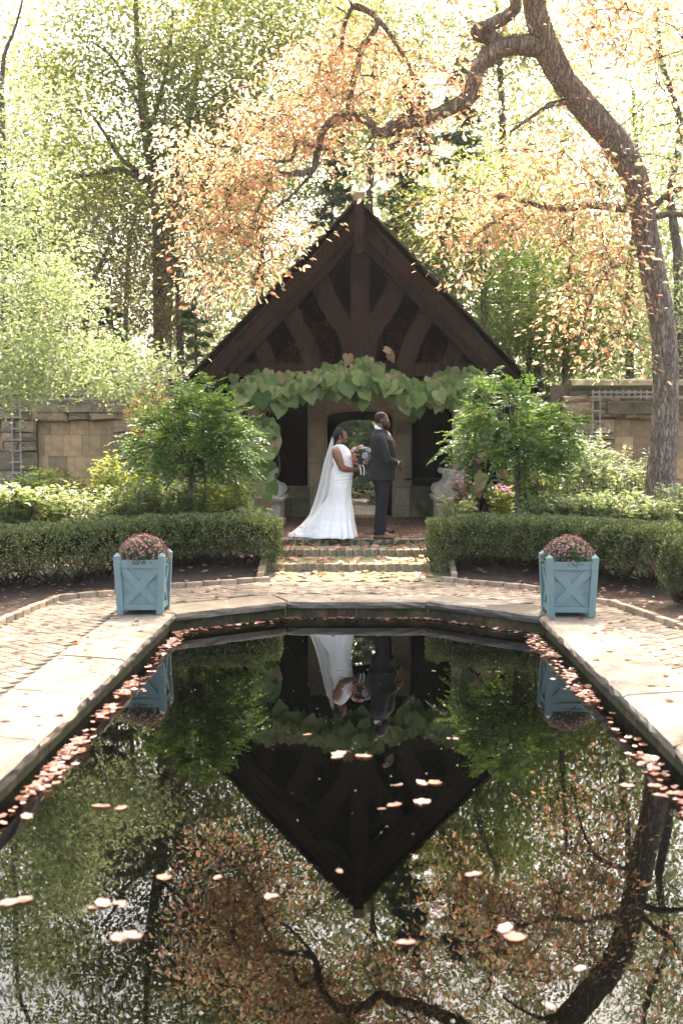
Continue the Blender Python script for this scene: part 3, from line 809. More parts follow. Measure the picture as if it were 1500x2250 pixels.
MB().box((0, YB + .35, 3.1), (4.7, .1, .52)).obj('wall_boarding', M['black_wood'], sh)
# rear gable: boards + herringbone brick panels + dark studs
b = MB(); zt0 = 3.1
b.prism([(-2.6, zt0), (2.6, zt0), (0, az - .12)], YB + .25, YB + .32); me = b.mesh(); fix_normals(me); link('gable_boarding', me, M['black_wood'], sh)
def gable_panel(poly):
    b = MB(); x0 = min(p[0] for p in poly); x1 = max(p[0] for p in poly); z0 = min(p[1] for p in poly); z1 = max(p[1] for p in poly); Wb = .062
    for i in range(-60, 60):
        for j in range(-40, 40):
            ox = i * Wb + j * 2 * Wb; oz = i * Wb - j * 2 * Wb
            for (cx_, cz_, r) in ((ox + Wb, oz + Wb / 2, 0), (ox + .5 * Wb, oz + 2 * Wb, 1)):
                x = (cx_ - cz_) * ca + x0; z = (cx_ + cz_) * ca + z0
                if inside(poly, x, z): b.box((x, YB + .20, z), (2 * Wb - .012, .06, Wb - .012), Matrix.Rotation(-math.radians(45) - (math.pi / 2 if r else 0), 3, 'Y'))
    tag(b.obj('brick_panel', M['darkbrick_i'], sh), kind='stuff')
XZ = lambda u, v: (xat(u, YB), zat(v, YB))
gable_panel([XZ(686, 798), XZ(738, 798), XZ(738, 698), XZ(686, 698)])
gable_panel([XZ(849, 798), XZ(900, 798), XZ(900, 698), XZ(849, 698)])
gable_panel([XZ(604, 798), XZ(654, 798), XZ(654, 752), XZ(640, 748), XZ(604, 790)])
gable_panel([XZ(930, 798), XZ(982, 798), XZ(982, 790), XZ(935, 745), XZ(930, 745)])
for u in (662, 762, 825, 916):
    MB().box((xat(u, YB), YB + .19, 3.6 + (.4 if 700 < u < 860 else 0)), (.16, .12, 1.3 + (.8 if 700 < u < 860 else 0))).obj('stud', M['black_wood'], sh)
# stone benches with scroll arms
def scroll_profile():
    pts = []
    # S-shaped arm in the x-z plane, built as a thick curve outline
    path = [(0.02, .0), (.02, .06), (.05, .14), (.12, .17), (.18, .22), (.2, .3), (.19, .38), (.22, .43), (.3, .44)]
    return path
def bench(s, xc, label):
    t = empty('stone_bench', (xc, 20.1, PLAT), label, 'bench', 'carved stone benches inside the shelter')
    zs = zat(1092, 19.4)
    MB().box((xc, 20.0, (PLAT + zs) / 2 - .03), (.36, 1.2, zs - PLAT - .06), ch=.01).obj('pedestal', M['pale'], t)
    MB().box((xc, 20.0, PLAT + .05), (.42, 1.27, .1), ch=.02).obj('plinth', M['pale'], t)
    MB().box((xc, 20.0, zs - .025), (.5, 1.36, .05), ch=.008).obj('seat_slab', M['pale'], t)
    MB().box((xc, 20.0, zs - .065), (.44, 1.3, .03)).obj('seat_moulding', M['pale'], t)
    for y in (19.42, 20.5):
        b = MB(); x0 = xc + s * .16       # s points to the shelter centre
        # swept back rising away from the centre
        out = []; inn_ = []
        prof = [(.0, .0), (.02, .12), (-.04, .2), (-.1, .24), (-.13, .3), (-.12, .37), (-.1, .42)]
        A = interp([Vector((x0 + s * p[0], 0, zs + p[1])) for p in prof], 14)
        back = xc - s * .24
        poly = [(back, zs)] + [(p.x, p.z) for p in A] + [(x0 - s * .05, zs + .45), (back, zs + .45)]
        n = len(poly); v = [(p[0], y, p[1]) for p in poly] + [(p[0], y + .13, p[1]) for p in poly]
        # split into quads toward the back edge
        f = []
        for i in range(1, n - 2):
            f.append((0 if i < n // 2 else n - 1, i, i + 1)); f.append((n + (0 if i < n // 2 else n - 1), n + i + 1, n + i))
        f.append((0, n // 2, n - 1)); f.append((n, 2 * n - 1, n + n // 2))
        for i in range(n): f.append((i, n + i, n + (i + 1) % n, (i + 1) % n))
        b.add(v, f); me = b.mesh('scroll_arm'); fix_normals(me); ar = link('scroll_arm', me, M['pale'], t)
        for (cx_, cz_, r0) in ((x0 - s * .03, zs + .10, .10), (x0 - s * .10, zs + .41, .05)):
            MB().tube([(cx_, y - .012, cz_), (cx_, y + .145, cz_)], r0, 20).obj('volute', M['pale'], ar)
            sp = []
            for k in range(30):
                th = k / 29 * 4.2 * math.pi; rr_ = r0 * (1 - k / 29 * .88) * .93
                sp.append((cx_ + s * math.cos(th) * rr_, y - .014, cz_ + math.sin(th) * rr_))
            MB().tube(sp, .009, 5).obj('volute_ring', M['pale'], ar)
bench(1, xat(592, 19.6), 'pale carved stone bench with scroll arms left of the bride, half under the vine')
bench(-1, xat(985, 19.6), 'pale carved stone bench with scroll arms beside the pink flowers')
# wooden slab table inside right
t = empty('slab_table', (1.6, 21.4, PLAT), 'dark slab table inside the shelter behind the groom', 'table')
zt = zat(1056, 20.9)
b = MB().prism([(xat(888, 21.0), 20.95), (2.2, 20.9), (2.2, 21.9), (xat(925, 21.8), 21.85)], zt, zt + .035, 'z'); me = b.mesh(); fix_normals(me); link('table_top', me, M['rake'], t)
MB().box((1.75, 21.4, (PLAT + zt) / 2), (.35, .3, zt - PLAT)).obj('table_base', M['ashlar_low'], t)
# ================================================================== PLANTERS
def make_planter(cx, cy, label):
    t = empty('planter_box', (cx, cy, DECK), label, 'planter', 'blue wooden planter boxes at the pool corners')
    H = .60; wb, wt = .235, .262     # half widths bottom/top
    def X(z): return wb + (wt - wb) * z / H
    pz = .57
    for sx in (-1, 1):
        for sy in (-1, 1):
            b = MB(); r0 = []; 
            def ring(z, k=1.0):
                c = X(z) - .033; h = .034 * k
                return [(cx + sx * c + dx * h, cy + sy * c + dy * h, DECK + z) for dx, dy in ((-1, -1), (1, -1), (1, 1), (-1, 1))]
            b.loft([ring(0), ring(H), ring(H + .035, .08)]); me = b.mesh('post'); fix_normals(me); link('post', me, M['paint'], t)
    for (dx, dy) in ((0, -1), (0, 1), (-1, 0), (1, 0)):
        def P(a, z, o):   # a along the face, z height, o distance proud of the face
            f = X(z) - .012 + o
            return (cx + (a if dx == 0 else dx * f), cy + (a if dy == 0 else dy * f), DECK + z)
        def plate(name, q, o0, o1):
            v = [P(a, z, o0) for a, z in q] + [P(a, z, o1) for a, z in q]; n = len(q)
            me = MB().add(v, [tuple(range(n)), tuple(range(2 * n - 1, n - 1, -1))] + [(k, n + k, n + (k + 1) % n, (k + 1) % n) for k in range(n)]).mesh(name)
            fix_normals(me); link(name, me, M['paint'], t)
        e0, e1 = X(.1) - .066, X(.55) - .066
        plate('rail', [(-e0, .045), (e0, .045), (e0 + .004, .105), (-e0 - .004, .105)], -.03, -.002)
        plate('rail', [(-e1, .478), (e1, .478), (e1 + .003, .56), (-e1 - .003, .56)], -.03, -.002)
        zb_ = [.105, .23, .355, .478]
        for a, c in zip(zb_[:-1], zb_[1:]): plate('board', [(-e0 - .01, a + .0012), (e0 + .01, a + .0012), (e0 + .014, c - .0012), (-e0 - .014, c - .0012)], -.045, -.026)
        w_ = .028; z0, z1 = .107, .476; a0, a1 = X(z0) - .07, X(z1) - .07
        for k, o in ((1, -.008), (-1, -.011)):
            q = [(-a0 * k, z0), (-(a0 - 2 * w_) * k, z0), (a1 * k, z1 - 2 * w_), (a1 * k, z1), ((a1 - 2 * w_) * k, z1), (-a0 * k, z0 + 2 * w_)]
            plate('cross_brace', q, -.026, o)
    MB().box((cx, cy, DECK + .09), (.40, .40, .03)).obj('base_board', M['paint'], t)
    MB().box((cx, cy, DECK + .50), (.41, .41, .03)).obj('potting_soil', M['soil'], t)
    return t
LPX, LPY = -2.225, 12.25
RPX, RPY = 2.16, 12.12
make_planter(LPX, LPY, 'blue-green wooden planter with X braced sides on the left pool corner')
make_planter(RPX, RPY, 'blue-green wooden planter with X braced sides on the right pool corner')
M['mum_leaf'] = leafmat('mum_leaf', [(.05, .09, .03), (.08, .13, .05), (.13, .16, .08), (.16, .17, .12)], .3)
M['mum'] = leafmat('mum_flower', [(.42, .13, .22), (.36, .09, .16), (.48, .20, .27), (.42, .22, .22), (.30, .16, .12)], .3, tsat=(1.2, .8, .9))
def make_mum(cx, cy, label):
    t = empty('chrysanthemum', (cx, cy, DECK + .5), label, 'flowers', 'domed chrysanthemums in the planters')
    rs = np.random.RandomState(int(abs(cx) * 100))
    def dome(n, lo, hi):
        d = nrm(rs.normal(size=(n, 3))); d[:, 2] = np.abs(d[:, 2]); r = rs.uniform(lo, hi, (n, 1))
        flat = rs.rand(n) < .0
        P = d * r * np.array([.275, .275, .285]) + np.array([cx, cy, DECK + .515]); return P, d
    P, d = dome(5200, .55, .97)
    link('foliage', leaf_mesh('foliage', P, d * .6 + rdir(len(P), rs) * .8, rdir(len(P), rs), rs.uniform(.02, .038, len(P)), .5), M['mum_leaf'], t)
    # flowers: little rosettes, sparser low down
    P, d = dome(560, .96, 1.05); keep = (d[:, 2] > .13) & (rs.rand(len(P)) < np.clip(.12 + d[:, 2] * 1.1, 0, 1)); P, d = P[keep], d[keep]
    PP, AA, NN = [], [], []
    for p, n in zip(P, d):
        u = np.cross(n, [0.3, .1, 1]); u /= np.linalg.norm(u); v = np.cross(n, u); k = 7
        for i in range(k):
            th = 2 * math.pi * i / k
            a = u * math.cos(th) + v * math.sin(th) + n * .45
            PP.append(p); AA.append(a); NN.append(n)
    link('flowers', leaf_mesh('flowers', np.array(PP), np.array(AA), np.array(NN), rs.uniform(.011, .019, len(PP)), .6), M['mum'], t)
make_mum(LPX, LPY, 'dome of crimson-pink chrysanthemums in the left planter')
make_mum(RPX, RPY, 'dome of dusty crimson chrysanthemums in the right planter')

# ================================================================== HEDGES
M['hedge'] = leafmat('hedge_leaf', [(.04, .062, .016), (.065, .095, .024), (.10, .135, .035), (.19, .22, .07), (.055, .085, .024), (.34, .34, .18)], .25, .45, spec=.5)
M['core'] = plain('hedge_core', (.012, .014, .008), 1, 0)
def make_hedge(path, label, n, seed, hwid=.55, top=.97, bot=.24, legs=True, size=(.022, .042), rnd=None):
    rs = np.random.RandomState(seed)
    pts = interp([Vector((x, y, 0)) for x, y in path], 60)
    t = empty('hedge', (path[0][0], path[0][1], .3), label, 'hedge', 'clipped evergreen hedges beside the steps')
    P3 = np.array([(p.x, p.y) for p in pts]); T = np.gradient(P3, axis=0); T = T / np.linalg.norm(T, axis=1)[:, None]; N2 = np.stack([-T[:, 1], T[:, 0]], 1)
    s = rs.rand(n) * 59; i = np.minimum(s.astype(int), 58); f = (s - i)[:, None]
    C = P3[i] * (1 - f) + P3[i + 1] * f; nn = N2[i]
    # rounded-box section, evenly sampled: top, two sides, some underside
    side = rs.choice(4, n, p=[.40, .36, .16, .08]); q = rs.uniform(-1, 1, n); rr = 1 - np.abs(rs.normal(size=n)) * .11
    cx = np.where(side == 0, q, np.where(side == 1, -1, np.where(side == 2, 1, q))); cz = np.where(side == 0, 1, np.where(side == 3, -1, q))
    nr = (np.abs(cx) ** 4.5 + np.abs(cz) ** 4.5) ** (1 / 4.5); cx = cx / nr; cz = cz / nr; th = np.arctan2(cz, cx)
    endf = np.minimum(1, np.sqrt(np.clip(s / 3.2, 0, 1)) + .25)       # rounded first end
    gh = np.array([ground_h(c[0], c[1]) for c in C])
    zc = (gh + bot + top + gh * 0 + (gh - .3) * .3) / 2; zh = (top + (gh - .3) * .3 - gh - bot) / 2
    wob = .075 * np.sin(s * 1.1 + th * 3) + .035 * np.sin(s * 2.9 - th * 5) + .045 * np.sin(s * 6.3 + th * 9)
    X = C[:, 0] + nn[:, 0] * cx * hwid * (rr + wob) * endf; Y = C[:, 1] + nn[:, 1] * cx * hwid * (rr + wob) * endf
    Z = zc + cz * zh * (rr + wob) * (.8 + .2 * endf)
    # ragged underside
    low = cz < -.5; Z = np.where(low, Z + rs.uniform(-.12, .10, n), Z)
    # end cap fill
    k = n // 18; e = rs.rand(k)
    X = np.concatenate([X, path[0][0] - T[0, 0] * .0 + nn[:k, 0] * 0 + rs.uniform(-.06, .12, k) * T[0, 0] + N2[0, 0] * rs.uniform(-1, 1, k) * hwid * .55])
    Y = np.concatenate([Y, path[0][1] + rs.uniform(-.06, .12, k) * T[0, 1] + N2[0, 1] * rs.uniform(-1, 1, k) * hwid * .55])
    Z = np.concatenate([Z, rs.uniform(.42, top - .04, k)])
    P = np.stack([X, Y, Z], 1); m_ = len(P)
    out = nrm(np.stack([np.concatenate([nn[:, 0] * cx, np.zeros(k)]), np.concatenate([nn[:, 1] * cx, np.zeros(k)]), np.concatenate([cz, np.zeros(k) + .3])], 1) + 1e-4)
    A = out * .7 + rdir(m_, rs) * .8 + np.array([0, 0, .35]); N = out * .8 + rdir(m_, rs)
    link('foliage', leaf_mesh('foliage', P, A, N, rs.uniform(size[0], size[1], m_), .42), M['hedge'], t)
    # twig mass inside
    b = MB(); rr_ = random.Random(seed)
    for q in range(46):
        a = pts[int(q / 46 * 57) + 1]; g = ground_h(a.x, a.y); nv = N2[int(q / 46 * 57) + 1]
        base = Vector((a.x + rr_.uniform(-.15, .15), a.y + rr_.uniform(-.12, .12), g - .03))
        for _ in range(4):
            tip = Vector((a.x + nv[0] * rr_.uniform(-.5, .5) + T[0, 0] * rr_.uniform(-.4, .4), a.y + nv[1] * rr_.uniform(-.5, .5) + rr_.uniform(-.3, .3), g + rr_.uniform(.3, .62)))
            mid = (base + tip) / 2 + Vector((rr_.uniform(-.1, .1), rr_.uniform(-.1, .1), -.03))
            b.tube(interp([base, mid, tip], 5), [.014, .012, .009, .007, .004], 5)
    b.obj('stems', M['twig'], t)
    # near-black solid added inside to block light and stand for inner shade
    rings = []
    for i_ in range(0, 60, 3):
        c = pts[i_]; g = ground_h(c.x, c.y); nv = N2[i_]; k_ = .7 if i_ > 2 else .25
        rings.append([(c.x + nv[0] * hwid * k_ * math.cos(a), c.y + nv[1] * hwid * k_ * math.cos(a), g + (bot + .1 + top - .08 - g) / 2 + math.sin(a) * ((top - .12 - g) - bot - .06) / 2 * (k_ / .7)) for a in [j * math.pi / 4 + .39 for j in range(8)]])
    b = MB(); b.loft(rings); me = b.mesh('shade_core'); fix_normals(me); link('shade_core', me, M['core'], t)
    return t
make_hedge([(-1.08, 15.85), (-2.1, 15.8), (-3.0, 15.35), (-3.75, 14.55), (-4.4, 13.5), (-5.0, 12.2)], 'clipped dark green hedge curving away left of the steps behind the left planter', 95000, 4)
make_hedge([(1.0, 15.85), (2.1, 15.7), (2.9, 15.3), (3.6, 14.7), (4.3, 14.0)], 'clipped dark green hedge right of the steps behind the right planter', 75000, 6)
make_hedge([(3.62, 13.2), (4.1, 12.7), (4.8, 12.1)], 'rounded hedge end at the right edge nearest the pool', 34000, 9, .5, .95, .22)

# ================================================================== LEAFY THINGS
def cloud(n_cl, per, pts, spread, size, rs, flat=.35, droop=.2):
    """leaf points around cluster centres pts"""
    c = np.repeat(np.asarray(pts), per, axis=0); n = len(c)
    P = c + rs.normal(size=(n, 3)) * np.array([spread, spread, spread * flat])
    A = rs.normal(size=(n, 3)) * np.array([1, 1, .5]); A[:, 2] -= droop
    N = rs.normal(size=(n, 3)) * .6 + np.array([0, 0, 1.0])
    return P, A, N, rs.uniform(size[0], size[1], n)
def limb(b, a, c, r0, r1, rr, n=6, seg=6, sag=.15):
    a = Vector(a); c = Vector(c); L = (c - a).length
    mid = (a + c) / 2 + Vector((rr.uniform(-1, 1), rr.uniform(-1, 1), rr.uniform(-.3, 1))) * L * sag
    b.tube(interp([a, mid, c], seg), list(np.linspace(r0, r1, seg)), n, cap=False)
def tree(name, label, trunk, rads, clumps, mat, rs_seed, per=60, spread=.35, size=(.07, .12), W=.55, T=T_SIMPLE, flat=.4, droop=.2, group=None, bark=None, limbs=40, cat='tree', crown='crown'):
    """trunk polyline (world), clump centres (n,3), leaves scattered round clumps"""
    rs = np.random.RandomState(rs_seed); rr = random.Random(rs_seed)
    t = empty(name, tuple(trunk[0]), label, cat, group)
    n = 14; tp = interp(trunk, n); tr = lerps(rads, n)
    b = MB(); b.tube(tp, list(tr), 10, jit=.06, rs=rr); b.obj('trunk', bark or M['bark_far'], t, True)
    cl = np.asarray(clumps); b = MB()
    sel = cl if len(cl) <= limbs else cl[rs.choice(len(cl), limbs, replace=False)]
    nodes = [(p, tr[i] * .55) for i, p in enumerate(tp) if i > 2]
    for c in sorted([tuple(q) for q in sel], key=lambda q: min((Vector(q) - p).length for p in tp)):
        C = Vector(c); q, r = min(nodes, key=lambda k: (k[0] - C).length + (1.2 if k[0].z > C.z else 0)); L = (C - q).length
        r = min(r, .012 + .012 * L); e = r * .45
        mid = (q + C) / 2 + Vector((rr.uniform(-1, 1), rr.uniform(-1, 1), rr.uniform(-.5, .8))) * L * .16
        pp = interp([q, mid, C], 6); b.tube(pp, list(np.linspace(r, e, 6)), 5, cap=False)
        nodes += [(pp[2], r * .7), (pp[4], r * .5), (pp[5], e)]
    if len(sel): tag(b.obj('limbs', bark or M['bark_far'], t, True), kind='stuff')
    P, A, N, L = cloud(len(cl), per, cl, spread, size, rs, flat, droop)
    link(crown, leaf_mesh('crown', P, A, N, L, W, T), mat, t)
    return t
def px_clumps(ells, rs, Y0, Y1, avoid_roof=False, pad=28, poly=None):
    """clump centres from (u, v, ru, rv, n) regions of the view at depths Y0..Y1"""
    out = []
    for (u, v, ru, rv, n) in ells:
        k = 0; tries = 0
        while k < n and tries < n * 20:
            tries += 1
            a, r = rs.uniform(0, 2 * math.pi), math.sqrt(rs.rand())
            uu, vv = u + ru * r * math.cos(a), v + rv * r * math.sin(a)
            if avoid_roof and vv > 440 - pad + abs(uu - 788) * 1.02 - pad * .3 and 380 < uu < 1200: continue
            Y = rs.uniform(Y0, Y1); p = wp(uu, vv, Y); out.append((p.x, p.y, p.z)); k += 1
    return np.array(out)
g1 = [(.11, .155, .05), (.165, .205, .065), (.20, .21, .07), (.24, .20, .075), (.18, .205, .075)]
g2 = [(.17, .21, .11), (.22, .25, .13), (.26, .26, .14), (.20, .23, .13), (.28, .27, .16)]
M['leaf_far'] = leafmat('leaf_far', g2, .74, .6, (1.12, 1.1, .9), spec=.15)
M['leaf_green'] = leafmat('leaf_green', g1, .74, .6, (1.22, 1.2, .88), spec=.2)
M['leaf_fresh'] = leafmat('leaf_fresh', [(.11, .17, .05), (.15, .22, .07), (.19, .25, .09), (.13, .19, .06)], .55)
M['leaf_olive'] = leafmat('leaf_olive', [(.15, .15, .07), (.20, .17, .09), (.23, .17, .10), (.15, .16, .07), (.26, .18, .11)], .5)
M['leaf_pale'] = leafmat('leaf_pale', [(.18, .24, .10), (.27, .33, .15), (.37, .41, .23), (.22, .28, .11), (.44, .46, .30)], .6, .35, (1.15, 1.15, .95), spec=.5)
M['leaf_dark'] = leafmat('leaf_dark', [(.05, .09, .035), (.08, .13, .05), (.11, .16, .06)], .35)
M['pine'] = leafmat('pine_needle', [(.10, .15, .10), (.13, .18, .12), (.16, .21, .14)], .3, tsat=(1, 1.1, .9))
M['hemlock'] = leafmat('hemlock_spray', [(0.072, 0.128, 0.048), (0.112, 0.176, 0.072), (0.152, 0.224, 0.096)], .35)
AUT = [(.68, .29, .17), (.52, .50, .29), (.33, .42, .20), (.71, .42, .31), (.62, .56, .41), (.66, .20, .10), (.36, .44, .20), (.70, .48, .36), (.47, .51, .31), (.68, .34, .22), (.40, .46, .23), (.60, .58, .41)]
M['autumn'] = leafmat('autumn_leaf', AUT, .7, .5, (1.18, 1.05, .95), spec=.6)

if not globals().get('NO_TREES'):
    rs = np.random.RandomState(77)
    # --- the big furrowed tree on the right with its orange canopy
    YT = 18.6
    tr = [(1447, 1165, 18.6, 42), (1447, 1130, 18.6, 37), (1454, 1020, 18.6, 31), (1461, 900, 18.6, 28), (1460, 790, 18.6, 28), (1451, 690, 18.6, 28), (1432, 590, 18.55, 27), (1414, 490, 18.5, 27), (1396, 400, 18.4, 29), (1355, 318, 18.3, 31), (1292, 245, 18.2, 29), (1240, 180, 18.1, 27), (1203, 112, 18.0, 29), (1180, 40, 17.9, 25), (1162, -50, 17.8, 23), (1120, -200, 17.7, 18), (1100, -420, 17.6, 12)]
    root = empty('autumn_tree', wp(1447, 1165, YT), 'large leaning tree with furrowed trunk and orange autumn leaves arching over the shelter', 'tree')
    def px_tube(b, L, n=12, jit=.05, seg=None, wob=0):
        P = interp([wp(u, v, Y) for u, v, Y, r in L], seg or len(L) * 4); rad = lerps([r * Y / F for u, v, Y, r in L], seg or len(L) * 4)
        rr = random.Random(len(L)); b.tube(P, list(rad), n, jit=jit, rs=rr); return P, rad
    b = MB(); TP, TR = px_tube(b, tr, 22, .045)
    # root flare
    for a in range(6):
        th = a * 1.05; p = wp(1447, 1110, YT); q = p + Vector((math.cos(th) * .42, math.sin(th) * .42, -.32)); b.tube(interp([p, (p + q) / 2 + Vector((0, 0, .02)), q], 5), [.16, .13, .1, .07, .03], 8, jit=.06, rs=rb)
    me = b.mesh('trunk'); o = link('trunk', me, M['bark'], root, smooth=True)
    dtx = bpy.data.textures.new('barktex', 'CLOUDS'); dtx.noise_scale = .09; 
    BR = [[(1200, 105, 18.0, 27), (1165, 100, 17.9, 24), (1115, 100, 17.8, 22), (1075, 118, 17.75, 20), (1052, 150, 17.7, 17), (1038, 185, 17.7, 15), (1028, 215, 17.7, 17), (1000, 232, 17.7, 15), (950, 255, 17.7, 15), (900, 268, 17.7, 15), (865, 275, 17.7, 13), (845, 292, 17.7, 11), (822, 280, 17.7, 10), (800, 262, 17.7, 10), (750, 252, 17.8, 9), (720, 275, 17.8, 9), (705, 300, 17.8, 8), (695, 345, 17.9, 8), (685, 375, 17.9, 7), (640, 383, 17.9, 6), (590, 382, 18, 5), (545, 400, 18, 4), (500, 430, 18, 3)],
          [(1110, 102, 17.8, 17), (1075, 82, 17.75, 18), (1047, 70, 17.7, 16), (1075, 55, 17.6, 15), (1110, 38, 17.6, 14), (1132, 12, 17.5, 13), (1120, -40, 17.4, 11)],
          [(1405, 455, 18.5, 12), (1360, 458, 18.4, 8), (1300, 452, 18.2, 7), (1215, 460, 18.1, 6), (1150, 442, 18.0, 4.5), (1090, 430, 17.9, 3)],
          [(1430, 480, 18.5, 9), (1470, 470, 18.4, 7), (1530, 478, 18.3, 6)], [(1400, 500, 18.5, 9), (1450, 440, 18.4, 7), (1500, 410, 18.3, 5)],
          [(1240, 225, 18.1, 8), (1200, 235, 17.8, 5), (1120, 290, 17.6, 3)],
          [(760, 253, 17.8, 6), (790, 120, 17.8, 6), (830, 50, 17.7, 6), (800, 20, 17.7, 6), (775, 15, 17.7, 5), (755, 60, 17.8, 5), (750, 110, 17.8, 4)],
          [(700, 330, 17.8, 5), (655, 310, 17.8, 5), (640, 350, 17.9, 4), (600, 355, 17.9, 3)],
          [(905, 155, 17.8, 3), (860, 80, 17.8, 6), (815, 30, 17.8, 6), (770, 15, 17.7, 5)],
          [(600, 382, 18, 4), (560, 480, 18, 4), (530, 560, 18, 3)], [(690, 375, 17.9, 4), (640, 430, 18, 3), (590, 470, 18, 3), (545, 545, 18, 2)],
          [(1165, 445, 18, 4), (1100, 480, 18, 3), (1030, 520, 18, 2)], [(1400, 560, 18.5, 5), (1330, 600, 18.2, 4), (1290, 680, 18, 3), (1270, 760, 18, 2)]]
    allb = []
    for L in BR:
        b = MB(); P_, r_ = px_tube(b, L, 14 if L[0][3] > 10 else 7, .07); link('branch', b.mesh('branch'), M['bark'], root, smooth=True); allb += list(P_[::2])
    allb += [p for p in TP if p.z > 4]
    EL_ = [(560, 330, 190, 110, 120), (470, 450, 160, 110, 85), (460, 575, 75, 110, 30), (590, 480, 110, 100, 45), (640, 220, 160, 110, 95), (700, 120, 130, 120, 60), (820, 130, 130, 110, 60), (880, 210, 150, 70, 30), (930, 60, 130, 100, 50), (1040, 470, 120, 70, 50), (990, 300, 110, 60, 26), (1180, 400, 190, 110, 80), (1230, 560, 130, 110, 62), (1290, 690, 100, 90, 34), (1360, 130, 170, 170, 120), (1440, 350, 110, 160, 65), (1250, 60, 150, 90, 60), (1120, 330, 120, 60, 28), (1400, 600, 90, 120, 20), (1060, 200, 90, 70, 16), (1320, 480, 120, 90, 40), (900, 330, 90, 50, 14), (1010, 560, 60, 60, 12), (780, 380, 120, 40, 14), (590, 640, 60, 60, 10), (1380, 800, 70, 60, 8), (1300, -160, 380, 140, 110), (800, -160, 330, 130, 80)]
    cl = px_clumps(EL_, rs, 17.3, 18.7, True)
    # thin clumps unevenly and keep the trunk and main limb clear
    from_px = lambda p: (750 + F * ((p[0] * _cy + p[1] * _sy) / (p[1] * _cp)), 0)
    keep_ = []
    TPn = np.array([tuple(p) for p in TP]); 
    for q in cl:
        dd = TPn - q; d2 = np.sqrt(dd[:, 0] ** 2 + dd[:, 2] ** 2).min()
        if d2 < .42 and rs.rand() < .9: continue
        if math.sin(q[0] * 2.3 + q[2] * 1.1) + math.sin(q[2] * 2.9 - q[0] * .8) + rs.normal() * .5 < -1.0: continue
        keep_.append(q)
    cl = np.array(keep_)
    over = np.stack([rs.uniform(-6, 6.5, 1300), rs.uniform(9.5, 18.5, 1300), rs.uniform(9.0, 10.6, 1300)], 1)    # the canopy goes on unseen over the pool, clumped to dapple the terrace
    over = over[np.sin(over[:, 0] * 2.7 + 1 + over[:, 1] * .8) + np.sin(over[:, 1] * 2.3 - over[:, 0]) + rs.normal(size=1300) * .35 > .25]
    cl = np.vstack([cl, over])
    # twigs from clumps to nearest branch point
    b = MB(); rr = random.Random(4); AB = np.array([tuple(p) for p in allb])
    order = rs.permutation(len(cl)); pool_ = AB.copy()
    for i in order:
        c = cl[i]; d = np.linalg.norm(pool_ - c, axis=1); j = int(np.argmin(d))
        a = Vector(pool_[j]); e = Vector(c); L = (e - a).length
        mid = (a + e) / 2 + Vector((rr.uniform(-1, 1), rr.uniform(-1, 1), rr.uniform(-.2, .9))) * L * .13
        pp = interp([a, mid, e], 5); b.tube(pp, [.011, .009, .007, .006, .004], 4, cap=False)
        pool_ = np.vstack([pool_, [tuple(pp[2]), tuple(pp[3]), tuple(c)]])
        if c[2] < 8.8:
            for _ in range(3):
                q = e + Vector((rr.gauss(0, .17), rr.gauss(0, .15), rr.gauss(-.06, .1))); b.tube([e, (e + q) / 2 + Vector((0, 0, .02)), q], [.004, .0035, .002], 3, cap=False)
    b.obj('twigs', M['twig'], root)
    per = 19; c = np.repeat(cl, per, axis=0); n = len(c)
    off = rs.normal(size=(n, 3)) * np.array([.19, .17, .11]); P = c + off
    A = off * np.array([3, 3, 1]) + rs.normal(size=(n, 3)) * .35; A[:, 2] -= .42
    N = rs.normal(size=(n, 3)) * .55 + np.array([0, -.2, .9]); Ls = rs.uniform(.06, .118, n); Ls = np.where(P[:, 2] > 8.4, Ls * 1.45, Ls)
    # the 300 nearest shown as leaves of their own
    big = np.argsort(P[:, 1] - Ls * 12)[:0]
    inview = np.where((P[:, 2] < 1.97 + .215 * P[:, 1]))[0]; big = inview[np.argsort((P[inview, 1] - 17) - Ls[inview] * 25)[:300]]
    mask = np.ones(n, bool); mask[big] = False
    link('crown', leaf_mesh('crown', P[mask], A[mask], N[mask], Ls[mask], .52, T_OVAL), M['autumn'], root)['kind'] = 'stuff'
    M['autumn_obj'] = leafmat('autumn_leaf_single', AUT, .7, .5, (1.18, 1.05, .95), per_object=True, spec=.6)
    lm = leaf_mesh('leaf', np.zeros((1, 3)), np.array([[1., 0, 0]]), np.array([[0, 0, 1.]]), np.array([1.]), .52, T_OVAL); lm.materials.append(M['autumn_obj'])
    for i in big:
        a = Vector(A[i]).normalized(); nn = Vector(N[i]); nn = (nn - a * a.dot(nn)).normalized(); mt = Matrix((a, nn.cross(a), nn)).transposed()
        o = link('leaf', lm, None, root, P[i], mt.to_euler(), (Ls[i],) * 3)

    # --- background trees
    def bt(name, label, tpx, Y, ells, mat, seed, per, spread, size, dY=1.1, **k):
        rs_ = np.random.RandomState(seed)
        trunk = [wp(u, v, Y) for u, v, r in tpx]; trunk[0].z = ground_h(trunk[0].x, Y) - .1
        return tree(name, label, trunk, [r * Y / F for u, v, r in tpx], px_clumps(ells, rs_, Y - dY, Y + dY), mat, seed, per, spread, size, **k)
    bt('oak_tree', 'tall tree with forked trunk and pale green-gold foliage at upper left', [(352, 900, 15), (350, 600, 14), (345, 430, 13), (322, 300, 11), (310, 180, 9), (300, 60, 6), (298, -100, 3)], 27,
       [(330, 250, 260, 210, 150), (520, 120, 200, 170, 95), (230, 120, 170, 160, 60), (420, -60, 330, 130, 80), (480, 330, 150, 110, 45), (190, 380, 110, 70, 30), (640, 60, 120, 120, 35)], M['leaf_green'], 1, 75, .5, (.08, .14), limbs=70)
    oak = [o for o in bpy.data.objects if o.name.startswith('oak_tree')][0]
